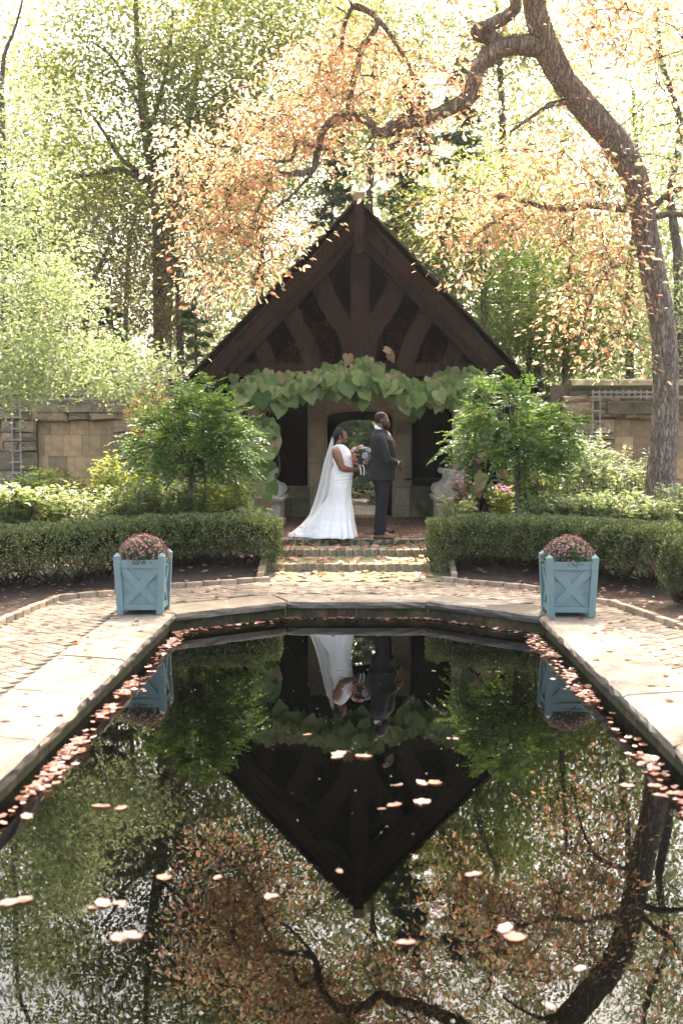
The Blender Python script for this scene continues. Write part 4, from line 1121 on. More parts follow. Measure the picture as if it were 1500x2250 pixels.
    for L in ([(343, 432, 27, 8), (310, 395, 27, 7), (262, 372, 26.8, 6), (215, 383, 26.6, 5), (165, 388, 26.5, 4), (105, 415, 26.4, 2)], [(325, 392, 27, 6), (268, 350, 26.8, 5), (235, 300, 26.6, 4), (205, 255, 26.5, 3)], [(322, 300, 27, 7), (350, 220, 27, 5), (372, 120, 27, 4), (380, 20, 27, 3)], [(318, 260, 27, 5), (290, 200, 26.8, 4), (250, 130, 26.6, 3), (200, 90, 26.5, 2)], [(345, 350, 27, 5), (400, 300, 27, 4), (450, 230, 27, 3), (500, 190, 27, 2)]):
        b = MB(); px_tube(b, L, 7, .05); link('branch', b.mesh('branch'), M['bark_far'], oak, smooth=True)
    bt('twin_trunk_tree', 'slimmer second trunk rising right of the forked tree', [(362, 880, 10), (372, 600, 9), (385, 400, 8), (420, 250, 6), (440, 100, 4)], 29,
       [(440, 230, 140, 150, 40), (560, 210, 110, 110, 26), (480, 60, 120, 110, 26)], M['leaf_green'], 2, 60, .5, (.08, .14))
    bt('maple_tree', 'low bushy brown-green tree behind the left wall', [(180, 900, 7), (190, 700, 6), (230, 560, 4)], 25.5,
       [(200, 560, 130, 130, 75), (150, 690, 110, 90, 35), (280, 470, 140, 70, 40)], M['leaf_olive'], 3, 60, .42, (.06, .10))
    bt('maple_tree', 'tangled olive tree directly left of the shelter roof, behind the hemlocks', [(400, 900, 9), (395, 700, 8), (385, 560, 5)], 26,
       [(350, 560, 130, 140, 85), (430, 640, 110, 110, 50), (520, 480, 110, 120, 35), (310, 700, 100, 70, 30)], M['leaf_olive'], 4, 60, .42, (.06, .10))
    bt('bright_maple', 'bright green sunlit tree low behind the forked trunk', [(270, 900, 6), (280, 600, 5), (300, 470, 3)], 31,
       [(280, 440, 200, 70, 60), (100, 470, 120, 90, 40), (470, 420, 90, 80, 20)], M['leaf_fresh'], 5, 60, .55, (.08, .13))
    bt('young_tree', 'thin bare-limbed tree against the white sky at the far upper left', [(10, 900, 8), (8, 400, 7), (6, 150, 5), (35, 60, 3), (60, -40, 2)], 24,
       [(20, 330, 60, 100, 9), (90, 300, 60, 60, 8)], M['leaf_green'], 6, 30, .3, (.07, .1), limbs=30)
    # hemlocks with drooping sprays
    def conifer(label, u, vt, vb, wpx, Y, seed, mat, name='hemlock_tree', group='young hemlocks behind the left wall', n=46, size=(.05, .09), T=T_SIMPLE, W=.16, per=260):
        rs_ = np.random.RandomState(seed); rr_ = random.Random(seed); base = wp(u, vb, Y); topp = wp(u, vt, Y); g = ground_h(base.x, Y)
        t = empty(name, (base.x, Y, g), label, 'tree', group)
        b = MB(); b.tube([(base.x, Y, g - .1), (base.x, Y, topp.z)], [.07 + .01 * n / 40, .015], 7); b.obj('trunk', M['bark_far'], t)
        bb = MB(); P, A, N = [], [], []
        R0 = wpx * Y / F
        for i in range(n):
            f = (i + rs_.rand()) / n; z = topp.z - (topp.z - g - .4) * f; L = R0 * (f ** .75) * rs_.uniform(.75, 1.1) + .12; th = rs_.uniform(0, 6.28)
            a = Vector((base.x, Y, z)); e = a + Vector((math.cos(th) * L, math.sin(th) * L, L * .15 - .2 * L * L)); mid = (a + e) / 2 + Vector((0, 0, .12 * L))
            q = interp([a, mid, e], 6); bb.tube(q, [.016, .013, .011, .009, .007, .004], 4, cap=False)
            m_ = per; s_ = rs_.rand(m_) ** .7 * 5; ii = np.minimum(s_.astype(int), 4); ff = (s_ - ii)[:, None]; Q = np.array([tuple(k) for k in q])
            c = Q[ii] * (1 - ff) + Q[ii + 1] * ff; d = np.array([math.cos(th), math.sin(th), 0]); sd_ = np.array([-d[1], d[0], 0])
            side = rs_.uniform(-1, 1, m_); wd = .30 * L * (1.1 - s_ / 5)
            c = c + sd_ * (side * wd)[:, None] + d * (np.abs(side) * wd * .5)[:, None]; c[:, 2] -= np.abs(side) * .12 * L + rs_.rand(m_) * .05
            P.append(c); A.append(d * .6 + sd_ * side[:, None] + rs_.normal(size=(m_, 3)) * .35 - np.array([0, 0, .35])); N.append(rs_.normal(size=(m_, 3)) * .3 + np.array([0, 0, 1]))
        bb.obj('limbs', M['bark_far'], t)
        P = np.concatenate(P); link('crown', leaf_mesh('crown', P, np.concatenate(A), np.concatenate(N), rs_.uniform(size[0], size[1], len(P)), W, T), mat, t)
    conifer('feathery dark hemlock just left of the shelter eave', 432, 655, 960, 90, 23.6, 31, M['hemlock'], n=50, per=330, W=.3)
    conifer('paler hemlock behind the middle of the left wall', 250, 672, 960, 110, 24.2, 32, M['hemlock'], n=50, per=330, W=.3)
    conifer('small green hemlock right of the shelter roof', 1190, 800, 960, 70, 24, 33, M['hemlock'], n=36, per=240, W=.3, group=None)
    conifer('tall blue-green pine rising behind the shelter roof', 905, 150, 1000, 170, 28, 34, M['pine'], 'pine_tree', None, n=90, size=(.13, .22), W=.10, per=520)
    conifer('second blue-green pine between shelter apex and the right tree', 1010, 120, 1000, 130, 30, 35, M['pine'], 'pine_tree', None, n=80, size=(.13, .22), W=.10, per=440)
    conifer('dark pine showing left of the shelter apex', 730, 260, 1000, 120, 31, 36, M['pine'], 'pine_tree', None, n=70, size=(.13, .22), W=.10, per=380)
    for i, (lab, tp, Y, el, mt, sz) in enumerate([
        ('tree with dark straight trunk just right of the shelter roof', [(985, 900, 13), (972, 620, 12), (975, 500, 9), (1010, 380, 5)], 26, [(1010, 470, 110, 80, 26), (950, 560, 70, 60, 12), (1080, 420, 110, 90, 26)], 'leaf_green', (.07, .11)),
        ('dark-trunked tree above the right slope of the roof', [(1068, 900, 9), (1062, 640, 8), (1055, 540, 7), (1100, 420, 4)], 25, [(1080, 640, 90, 110, 42), (1130, 520, 80, 80, 26)], 'leaf_fresh', (.06, .10)),
        ('leafy green tree in the gap right of the roof', [(1160, 900, 7), (1165, 700, 6), (1185, 560, 4)], 27, [(1170, 650, 110, 110, 65), (1230, 760, 110, 60, 36), (1140, 760, 60, 60, 20)], 'leaf_fresh', (.07, .11)),
        ('slim tree with black trunk behind the mossy wall', [(1240, 900, 8), (1242, 760, 7), (1250, 600, 5), (1260, 450, 3)], 25, [(1270, 640, 100, 110, 42), (1310, 760, 90, 60, 30)], 'leaf_green', (.06, .1)),
        ('dark tree directly behind the furrowed trunk', [(1395, 900, 10), (1380, 650, 9), (1400, 450, 7), (1390, 200, 4)], 26, [(1400, 660, 110, 110, 42), (1400, 420, 110, 110, 30), (1380, 180, 120, 130, 26)], 'leaf_green', (.07, .11)),
        ('crooked dark tree at the right edge of the picture', [(1495, 900, 12), (1490, 600, 11), (1470, 430, 9), (1495, 280, 8), (1450, 130, 6), (1445, 0, 4)], 23, [(1480, 720, 80, 110, 34), (1480, 300, 100, 150, 30), (1470, 60, 90, 100, 20)], 'leaf_pale', (.06, .1)),
        ('tree of fine green leaves behind the upper centre of the canopy', [(800, 900, 10), (810, 500, 9), (820, 200, 7), (840, 0, 4)], 33, [(800, 150, 190, 170, 60), (700, 330, 130, 120, 36), (900, -20, 200, 120, 40)], 'leaf_green', (.09, .13)),
        ('pale green tree behind the upper right canopy', [(1120, 900, 10), (1110, 500, 9), (1100, 200, 7), (1090, 0, 4)], 34, [(1130, 230, 170, 170, 60), (1200, 40, 190, 120, 40), (1050, 60, 120, 120, 26)], 'leaf_green', (.09, .13)),
        ('yellow-green tree low behind the left shelter eave', [(560, 900, 9), (570, 650, 8), (580, 450, 5)], 32, [(560, 520, 120, 130, 55), (640, 400, 120, 100, 36)], 'leaf_fresh', (.08, .12)),
        ('far tree filling the gap over the left wall', [(60, 900, 9), (70, 650, 8), (80, 450, 5)], 30, [(70, 620, 130, 140, 62), (30, 480, 120, 90, 26)], 'leaf_dark', (.08, .13)),
    ]):
        bt('woodland_tree', lab, tp, Y, el, M[mt], 50 + i, 82, .45, (sz[0] * 1.15, sz[1] * 1.15), limbs=30, group='woodland trees behind the garden wall')
    # far wood: one mass
    rs_ = np.random.RandomState(9); n = 230000
    X = rs_.uniform(-22, 24, n); Yy = rs_.uniform(37, 50, n); Z = .5 + rs_.rand(n) ** 1.25 * 21
    keep = (np.sin(X * 1.1 + 1) + np.sin(X * .43 + Z * .5) + .8 * np.sin(X * 2.3 - Z * 1.3 + Yy * .4) + rs_.normal(size=n) * .6) > (-2.4 + Z * .19)
    P = np.stack([X, Yy, Z], 1)[keep]
    tag(link('far_woodland', leaf_mesh('far_woodland', P, rdir(len(P), rs_), rdir(len(P), rs_) + np.array([0, 0, .7]), rs_.uniform(.16, .30, len(P)), .6), M['leaf_far']), 'distant mass of sunlit woodland behind everything', kind='stuff')
    # understory shrubs behind the arch opening and wall
    n = 26000; X = rs_.uniform(-9, 9, n); Yy = rs_.uniform(30.5, 33, n); Z = .4 + rs_.rand(n) ** 1.2 * 3.4
    P = np.stack([X, Yy, Z], 1)
    tag(link('undergrowth', leaf_mesh('undergrowth', P, rdir(n, rs_), rdir(n, rs_) + np.array([0, 0, .7]), rs_.uniform(.09, .17, n), .5), M['leaf_dark']), 'dark green undergrowth at the end of the path beyond the arch', kind='stuff')

    # --- bright near tree on the left edge
    rs_ = np.random.RandomState(12); tp = [Vector((-5.6, 15.6, .2)), Vector((-5.5, 15.6, 2)), Vector((-5.3, 15.5, 4)), Vector((-5.2, 15.5, 6.2))]
    cl = px_clumps([(30, 420, 110, 110, 40), (60, 560, 120, 90, 45), (40, 700, 140, 90, 70), (150, 790, 160, 60, 75), (260, 830, 110, 40, 34), (330, 800, 70, 30, 9), (30, 810, 100, 60, 45), (30, 260, 70, 60, 12), (110, 190, 90, 30, 8), (120, 620, 70, 60, 20), (190, 640, 50, 40, 8), (10, 860, 100, 40, 26), (-120, 500, 120, 350, 60)], rs_, 14.6, 16.8)
    tree('crabapple_tree', 'small-leaved tree with glittering pale leaves reaching in from the left edge', tp, [.13, .11, .08, .03], cl, M['leaf_pale'], 13, 36, .19, (.055, .09), .52, T_SIMPLE, .6, .3, limbs=110)
# ================================================================== VINE ON THE SHELTER
M['vine_leaf'] = leafmat('pipevine_leaf', [(.08, .15, .04), (.19, .30, .09), (.30, .38, .15), (.10, .19, .055), (.33, .38, .17), (.36, .33, .16), (.16, .27, .08), (.27, .34, .13)], .3, .5, per_object=True)
def leaf_veined():
    m = M['vine_leaf']; nt = m.node_tree; bs = nt.nodes['Principled BSDF']
    tc = nt.nodes.new('ShaderNodeTexCoord'); sp = nt.nodes.new('ShaderNodeSeparateXYZ'); nt.links.new(tc.outputs['Object'], sp.inputs[0])
    ay = math_(nt, 'ABSOLUTE', sp.outputs['Y']); w_ = math_(nt, 'SINE', math_(nt, 'MULTIPLY', math_(nt, 'SUBTRACT', sp.outputs['X'], math_(nt, 'MULTIPLY', ay, 1.1)), 34.0))
    vein = math_(nt, 'MAXIMUM', math_(nt, 'GREATER_THAN', w_, .93), math_(nt, 'LESS_THAN', ay, .014))
    n = noise(nt, tex(nt, (1, 1, 1)), 5, 5, .6)
    src = bs.inputs['Base Color'].links[0].from_socket
    c = mix(nt, 1, src, ramp(nt, n, [(.3, (.7, .78, .7)), (.7, (1.2, 1.15, 1.1))]), 'MULTIPLY')
    c = mix(nt, math_(nt, 'MULTIPLY', vein, .35), c, (.3, .33, .16)); nt.links.new(c, bs.inputs['Base Color'])
    bump(nt, bs, math_(nt, 'ADD', math_(nt, 'MULTIPLY', vein, -.4), n), .8, .03)
leaf_veined()
vine = empty('pipevine', (-1.7, 19.7, PLAT), 'vine with big heart-shaped leaves garlanding the shelter beam and left post', 'vine')
hl = [leaf_mesh('leaf', np.zeros((1, 3)), np.array([[1., 0, 0]]), np.array([[0, 0, 1.]]), np.array([1.]), w_, T_HEART) for w_ in (.92, 1.0, 1.08)]
M['vine_dry'] = leafmat('dry_leaf', [(.30, .20, .12), (.38, .26, .17), (.34, .27, .16), (.42, .30, .2)], .3, .7, per_object=True)
hd = [leaf_mesh('leaf', np.zeros((1, 3)), np.array([[1., 0, 0]]), np.array([[0, 0, 1.]]), np.array([1.]), w_, T_HEART) for w_ in (.7, .95)]
for q in hl: q.materials.append(M['vine_leaf']); q.shade_smooth()
for q in hd: q.materials.append(M['vine_dry'])
# upper and lower outline of the garland in photo pixels
UPX = [500, 530, 560, 600, 640, 680, 710, 740, 765, 790, 815, 845, 870, 900, 940, 980, 1020, 1050, 1068]
TOPV = [850, 838, 812, 815, 818, 812, 812, 800, 792, 782, 790, 800, 815, 838, 825, 812, 808, 808, 830]
BOTV = [872, 890, 905, 922, 902, 880, 872, 885, 893, 905, 885, 890, 890, 925, 905, 925, 905, 880, 860]
rv = random.Random(14); spots = []
def add_leaf(u, v, Y, s, dry=False, tilt=None, par=None, name='leaf'):
    p = wp(u, v, Y); roll = rv.gauss(0, .5); pit = abs(rv.gauss(.25, .2)); yaw_ = rv.gauss(0, .32)
    # leaf axis hangs down, normal faces the viewer and up
    a = Vector((math.sin(roll), -math.sin(pit) * .9, -math.cos(roll))).normalized(); nn = Vector((yaw_, -1, .55 + rv.uniform(-.2, .3))); nn = (nn - a * a.dot(nn)).normalized()
    mt = Matrix((a, nn.cross(a), nn)).transposed()
    link(name, rv.choice(hd if dry else hl), None, par or vine, p, mt.to_euler(), (s,) * 3)
k = 0; tries = 0
while k < 300 and tries < 20000:
    tries += 1
    u = rv.uniform(500, 1070); a = np.interp(u, UPX, TOPV) + 4; c = np.interp(u, UPX, BOTV) - 30
    v = rv.uniform(a - 6, c); fr = (v - a) / max(c - a, 1); Y = 19.80 - .22 * math.sin(math.pi * min(max(fr, 0), 1)) + rv.uniform(-.05, .05)
    s = rv.uniform(.15, .32) * (.62 if v < a + 10 else 1); R_ = s * F / Y * .42
    if any((u - q[0]) ** 2 + (v - q[1]) ** 2 < (R_ * .5) ** 2 for q in spots): continue
    spots.append((u, v)); dryp = .30 * math.exp(-((v - a) / 10) ** 2) + (.12 if 800 < u < 950 else .01)
    add_leaf(u, v, Y - .0005 * k, s, rv.random() < dryp); k += 1
for i in range(60):
    add_leaf(rv.uniform(452, 606), rv.uniform(1010, 1120), 18.9 + rv.uniform(-.2, .2), rv.uniform(.13, .24), rv.random() < .08)
for i in range(48):     # curtain down the left post
    v = rv.uniform(915, 1095); u = rv.uniform(555 - (v > 1000) * 45, 605 - (v > 1000) * 12) if v < 1000 else rv.uniform(470, 600)
    if v > 1035 and u > 585: u -= 20
    add_leaf(u, v, 19.5 + rv.uniform(-.15, .1), rv.uniform(.16, .27), rv.random() < .12)
for (u, v) in ((843, 768), (700, 812), (515, 822), (855, 775), (810, 785), (990, 815), (765, 778), (722, 800), (902, 832)): add_leaf(u, v, 19.7, .19, v < 800 or u > 980)
b = MB(); rr = random.Random(6)
for i in range(26):
    u = rr.uniform(500, 1040); p = [wp(u + j * rr.uniform(10, 30), np.interp(u + j * 20, UPX, TOPV) + rr.uniform(5, 60), 19.86) for j in range(5)]
    b.tube(interp(p, 12), .008, 5)
for i in range(12):
    u = rr.uniform(540, 600); p = [wp(u + rr.uniform(-14, 14), v, 19.7 + rr.uniform(-.1, .1)) for v in range(860, 1160, 45)]; b.tube(interp(p, 16), .013, 5)
b.obj('stems', M['vine_stem'], vine)
vine2 = empty('pipevine', (1.75, 19.6, PLAT), 'yellowing heart-leaved vine hanging on the right post behind the right wisteria', 'vine')
for i in range(34):
    v = rv.uniform(925, 1090); add_leaf(rv.uniform(1022, 1110), v, 19.4 + rv.uniform(-.2, .2), rv.uniform(.15, .25), rv.random() < .35, par=vine2)
b = MB()
for i in range(10):
    u = rr.uniform(1015, 1100); p = [wp(u + rr.uniform(-16, 16), v, 19.6) for v in range(860, 1150, 40)]; b.tube(interp(p, 16), .01, 5)
b.obj('stems', M['vine_stem'], vine2)

# ================================================================== WISTERIA STANDARDS
M['wist'] = leafmat('wisteria_leaf', [(.065, .13, .032), (.09, .17, .045), (.125, .21, .055), (.07, .14, .04), (.18, .25, .08)], .5, .4, spec=.5)
def wisteria(label, regions, Y, trunk, seed, nb, stake):
    rs = np.random.RandomState(seed); rr = random.Random(seed)
    base = wp(*trunk[0][:2], Y); t = empty('wisteria_standard', (base.x, Y, ground_h(base.x, Y)), label, 'shrub', 'wisteria trained as small trees beside the steps')
    b = MB(); pts = [wp(u, v, Y) for u, v, r in trunk]; pts[0].z = ground_h(base.x, Y) - .05
    b.tube(interp(pts, 14), list(lerps([r for u, v, r in trunk], 14)), 9, jit=.1, rs=rr); b.tube(interp([p + Vector((.03, -.02, 0)) for p in pts], 14), list(lerps([r * .6 for u, v, r in trunk], 14)), 7, jit=.1, rs=rr)
    b.obj('trunk', M['bark_far'], t, True)
    cl = px_clumps(regions, rs, Y - .75, Y + .75)
    head = pts[-1]; b = MB()
    for c in cl[::3]: limb(b, head, c, .014, .005, rr, 4, 6, .12)
    tag(b.obj('limbs', M['twig'], t), kind='stuff')
    # pinnate leaves: arching rachis with paired leaflets
    P, A, N, L = [], [], [], []
    cen = np.mean(cl, axis=0)
    for c in cl:
        for _ in range(nb):
            d = (c - cen) * np.array([1, 1, .7]) + rs.normal(size=3) * .35; d[2] += .1; d = d / np.linalg.norm(d); o = c + rs.normal(size=3) * .07
            len_ = rs.uniform(.2, .34); sd_ = np.cross(d, [0, 0, 1]); sd_ /= np.linalg.norm(sd_) + 1e-6; up = np.cross(sd_, d)
            for k in range(5):
                f = (k + .5) / 5; p = o + d * len_ * f - np.array([0, 0, .30]) * len_ * f * f
                for s in (-1, 1):
                    P.append(p); a = sd_ * s + d * .6 - np.array([0, 0, .25]) + rs.normal(size=3) * .15; A.append(a); N.append(up + rs.normal(size=3) * .25); L.append(rs.uniform(.075, .115) * (1 - .25 * f))
            P.append(o + d * len_ - np.array([0, 0, .30]) * len_); A.append(d - np.array([0, 0, .4])); N.append(up); L.append(.075)
    link('crown', leaf_mesh('crown', np.array(P), np.array(A), np.array(N), np.array(L), .5), M['wist'], t)
    su, sv0, sv1 = stake
    p0 = wp(su, sv1, Y + .1); p1 = wp(su, sv0, Y + .1); p0.z = ground_h(p0.x, Y)
    s_ = empty('stake', p0, 'slim ' + ('green and white' if su < 700 else 'dark') + ' metal stake supporting the ' + ('left' if su < 700 else 'right') + ' wisteria', 'stake')
    MB().tube([p0, p1], .014, 8).obj('rod', M['steel_green'], s_)
    if su < 700: MB().tube([wp(su, 1032, Y + .1), wp(su, 995, Y + .1)], .019, 8).obj('white_sleeve', M['white'], s_)
    MB().bar(wp(su, 1040, Y + .1), wp(trunk[1][0], 1042, Y), .02, .03).obj('tie_bar', M['grey_wood'], s_)
wisteria('bushy dark green wisteria standard left of the bride', [(425, 935, 100, 60, 74), (380, 985, 85, 40, 40), (488, 972, 66, 48, 38), (440, 868, 50, 30, 13), (350, 1010, 40, 22, 10), (480, 1010, 70, 22, 18)], 17.0, [(415, 1160, .035), (418, 1070, .032), (425, 1010, .03)], 3, 5, (450, 970, 1150))
wisteria('bright-edged wisteria standard right of the groom', [(1120, 930, 95, 60, 66), (1200, 970, 75, 45, 38), (1052, 972, 60, 38, 24), (1095, 868, 50, 25, 11), (1160, 1000, 80, 25, 22), (1240, 945, 35, 40, 9), (1065, 840, 15, 15, 3)], 17.2, [(1138, 1160, .04), (1136, 1070, .036), (1134, 1000, .03)], 8, 5, (1180, 1010, 1150))

# ================================================================== BED PLANTS
M['white_flower'] = leafmat('white_flower', [(.62, .62, .52), (.55, .58, .42), (.7, .7, .62)], .4, tsat=(1, 1, .9))
M['pink_flower'] = leafmat('pink_flower', [(.62, .30, .50), (.70, .38, .58), (.55, .24, .45)], .4, tsat=(1.1, .9, 1.05))
M['plume'] = leafmat('golden_plume', [(.50, .38, .16), (.42, .33, .13), (.55, .45, .22)], .5)
M['yellow_leaf'] = leafmat('yellow_green_leaf', [(.30, .34, .10), (.36, .38, .12), (.22, .29, .08), (.40, .42, .18)], .5)
M['variegated'] = leafmat('light_leaf', [(.24, .30, .13), (.34, .39, .20), (.42, .45, .30), (.20, .27, .10)], .45, .35, spec=.7)
def plant(name, label, u, vb, vt, wpx, Y, mat, seed, stems=14, per=26, size=(.05, .09), W=.5, T=T_SIMPLE, flower=None, cat='plant', lean=.3, group=None, droop=.3, fl=6, flsize=.03):
    rs = np.random.RandomState(seed); base = wp(u, vb, Y); g = ground_h(base.x, Y); H = wp(u, vt, Y).z - g; Rr = wpx * Y / F
    t = empty(name, (base.x, Y, g), label, cat, group); b = MB(); P, A, N, tips = [], [], [], []
    for i in range(stems):
        th = rs.uniform(0, 6.28); r = Rr * math.sqrt(rs.rand()); bx = base.x + math.cos(th) * r * .45; by = Y + math.sin(th) * r * .45
        h = H * rs.uniform(.62, 1.0); e = Vector((base.x + math.cos(th) * r, Y + math.sin(th) * r, g + h)); a = Vector((bx, by, g))
        q = interp([a, (a + e) / 2 + Vector((0, 0, .08 * h)), e], 6); b.tube(q, [.007, .006, .005, .004, .003, .002], 4, cap=False); tips.append(e)
        s_ = rs.uniform(.8, 5, per); ii = np.minimum(s_.astype(int), 4); ff = (s_ - ii)[:, None]; Q = np.array([tuple(k) for k in q])
        c = Q[ii] * (1 - ff) + Q[ii + 1] * ff; d = rs.normal(size=(per, 3)) * np.array([1, 1, .25]); d = nrm(d); P.append(c + d * .035); A.append(d + np.array([0, 0, .35 - droop]) + 0); N.append(rs.normal(size=(per, 3)) * .35 + np.array([0, 0, 1]))
    b.obj('stems', M['twig'] if mat is not M['yellow_leaf'] else M['yellow_leaf'], t)
    P = np.concatenate(P); link('foliage', leaf_mesh('foliage', P, np.concatenate(A), np.concatenate(N), rs.uniform(size[0], size[1], len(P)), W, T), mat, t)
    if flower:
        heads = []
        for e in tips:
            PP, AA, NN = [], [], []
            for _ in range(fl):
                c = np.array(e) + rs.normal(size=3) * np.array([.045, .045, .02])
                for k in range(5):
                    q = nrm(rs.normal(size=(1, 3)))[0]; q[2] = abs(q[2]) * .6; PP.append(c); AA.append(q); NN.append([0, 0, 1])
            heads.append((PP, AA, NN))
        if flsize > .04:
            for PP, AA, NN in heads: link('flower_head', leaf_mesh('flower_head', np.array(PP), np.array(AA), np.array(NN), rs.uniform(flsize * .6, flsize, len(PP)), .6), flower, t)
        else:
            PP, AA, NN = (sum((h[k] for h in heads), []) for k in range(3))
            tag(link('flowers', leaf_mesh('flowers', np.array(PP), np.array(AA), np.array(NN), rs.uniform(flsize * .6, flsize, len(PP)), .6), flower, t), kind='stuff')
    return t
PL = [
 ('leafy_plant', 'pale green clump in front of the yellow-green plants, just behind the left hedge', 200, 1140, 1068, 75, 17.0, 'variegated', 26, 26, (.06, .10), None),
 ('leafy_plant', 'yellowing broad-leaved clump under the left wisteria beside its stake', 500, 1140, 1050, 62, 17.9, 'yellow_leaf', 22, 24, (.08, .13), None),
 ('leafy_plant', 'feathery green plant directly under the left wisteria trunk', 410, 1145, 1085, 60, 16.9, 'leaf_fresh', 26, 26, (.05, .09), None),
 ('fern', 'green fern at the left end of the left bed by the ladder trellis', 70, 1120, 1020, 60, 19.4, 'leaf_fresh', 26, 28, (.06, .12), None),
 ('boneset', 'tallest white-flowered plant in front of the right ladder trellis', 1285, 1120, 935, 50, 19.0, 'leaf_pale', 20, 26, (.06, .10), 'white_flower'),
 ('boneset', 'loose white-flowered plant before the right sandstone panel', 1385, 1120, 985, 50, 18.9, 'leaf_pale', 18, 26, (.06, .10), 'white_flower'),
 ('hydrangea', 'bleached low shrub immediately right of the right stake', 1195, 1148, 1090, 55, 16.9, 'variegated', 28, 26, (.07, .12), None),
 ('hydrangea', 'pale sunlit shrub filling the gap between the two brightest right shrubs', 1290, 1145, 1085, 60, 16.8, 'variegated', 30, 26, (.07, .12), None),
 ('hydrangea', 'pale shrub in front of the trunk foot at the right edge', 1430, 1148, 1090, 60, 16.9, 'variegated', 26, 26, (.06, .11), None),
 ('leafy_plant', 'tall yellow-green plant standing in front of the left sandstone panel', 240, 1120, 985, 40, 18.0, 'yellow_leaf', 16, 34, (.06, .11), None),
 ('leafy_plant', 'yellow-green leafy plant right of the tallest one in the left bed', 325, 1120, 1030, 45, 17.8, 'yellow_leaf', 18, 30, (.06, .11), None),
 ('hydrangea', 'sun-bleached broad-leaved shrub at the far left edge above the hedge', 30, 1130, 1062, 60, 17.0, 'variegated', 26, 26, (.08, .14), None),
 ('hydrangea', 'pale broad-leaved shrub left of the tall yellow-green plant', 115, 1130, 1060, 60, 17.4, 'variegated', 24, 26, (.07, .12), None),
 ('leafy_plant', 'low bright plant between the tall plant and the wisteria', 290, 1135, 1060, 60, 17.2, 'variegated', 26, 26, (.06, .10), None),
 ('leafy_plant', 'frothy pale green plant under the left of the left wisteria', 375, 1130, 1055, 55, 17.6, 'leaf_pale', 26, 28, (.05, .08), 'white_flower'),
 ('fern', 'arching dark green fern clump behind the left bed', 300, 1100, 1040, 55, 19.0, 'leaf_fresh', 30, 30, (.06, .12), None),
 ('leafy_plant', 'greyish leafy plant near the foot of the left bench', 545, 1150, 1105, 50, 17.2, 'leaf_pale', 18, 22, (.06, .10), None),
 ('leafy_plant', 'dark undergrowth plant at the base of the left garden wall', 180, 1100, 1030, 80, 20.4, 'leaf_green', 26, 26, (.06, .1), None),
 ('leafy_plant', 'dark leafy clump between left wall and wisteria', 420, 1110, 1050, 70, 18.8, 'leaf_green', 26, 28, (.06, .1), None),
 ('hydrangea', 'dazzling sunlit low shrub above the right hedge', 1230, 1145, 1075, 70, 17.0, 'variegated', 34, 28, (.07, .12), None),
 ('hydrangea', 'sun-bleached shrub in front of the furrowed trunk', 1350, 1145, 1078, 75, 17.1, 'variegated', 34, 28, (.07, .12), None),
 ('boneset', 'tall loose plant with white flower heads behind the right bed', 1250, 1130, 975, 60, 18.3, 'leaf_pale', 24, 26, (.06, .10), 'white_flower'),
 ('boneset', 'white-flowered plant left of the furrowed trunk', 1330, 1130, 960, 60, 18.2, 'leaf_pale', 22, 24, (.06, .10), 'white_flower'),
 ('boneset', 'airy white-flowered plant against the short stone wall', 1190, 1110, 1000, 60, 18.9, 'leaf_green', 24, 28, (.06, .10), 'white_flower'),
 ('leafy_plant', 'shaded green clump behind the right wisteria trunk', 1130, 1120, 1050, 70, 18.9, 'leaf_fresh', 24, 28, (.06, .1), None),
 ('phlox', 'tall plant with pink flower heads beside the right stone bench', 1018, 1135, 1038, 22, 18.2, 'leaf_green', 7, 26, (.06, .10), 'pink_flower'),
 ('phlox', 'pink-flowered plant in front of the right wisteria trunk', 1098, 1135, 1060, 30, 17.9, 'yellow_leaf', 9, 30, (.05, .09), 'pink_flower'),
 ('leafy_plant', 'grey-green low plant at the foot of the right bench', 1010, 1150, 1090, 45, 17.6, 'variegated', 16, 22, (.06, .10), None),
 ('leafy_plant', 'green plant at the right edge behind the trunk', 1480, 1150, 1060, 50, 17.4, 'leaf_pale', 24, 28, (.05, .09), None),
 ('leafy_plant', 'green growth along the foot of the right wall', 1400, 1120, 1030, 90, 20.0, 'leaf_green', 30, 28, (.06, .1), None),
]
for i, (nm, lab, u, vb, vt, wd, Y, mt, st, per, sz, flw) in enumerate(PL):
    plant(nm, lab, u, vb, vt, wd, Y, M[mt], 200 + i, int(st * 1.35), int(per * 1.35), (sz[0] * 1.1, sz[1] * 1.15), flower=M[flw] if flw else None, fl=4 if flw == 'pink_flower' else 5, flsize=.055 if flw == 'pink_flower' else .03, group='leafy plants in the flower beds' if nm == 'leafy_plant' else None)
# golden plume shrub against the left wall
rs = np.random.RandomState(41); t = empty('plume_shrub', (xat(335, 20), 20, .6), 'tall golden-brown feathery plume shrub at the right end of the left wall', 'shrub'); b = MB(); P, A = [], []
for (u0, v0, u1, v1) in ((330, 1080, 338, 815), (345, 1080, 350, 850), (325, 1080, 300, 880), (340, 1080, 365, 880), (330, 1080, 318, 850), (318, 1080, 282, 905), (350, 1080, 385, 930)):
    a = wp(u0, v0, 20); e = wp(u1, v1, 20 + rs.uniform(-.3, .3)); q = interp([a, (a + e) / 2 + Vector((0, 0, .1)), e], 12); b.tube(q, list(np.linspace(.012, .004, 12)), 4)
    Q = np.array([tuple(k) for k in q])[4:]
    for k in range(260):
        j = rs.randint(0, len(Q)); s = rs.uniform(0, 1); d = nrm(rs.normal(size=(1, 3)))[0]; wdt = .20 * (1 - j / len(Q)) + .04
        P.append(Q[j] + d * wdt * s); A.append(d + np.array([0, 0, .9]))
b.obj('stems', M['vine_stem'], t); n = len(P); link('plumes', leaf_mesh('plumes', np.array(P), np.array(A), rdir(n, rs), rs.uniform(.04, .09, n), .25), M['plume'], t)

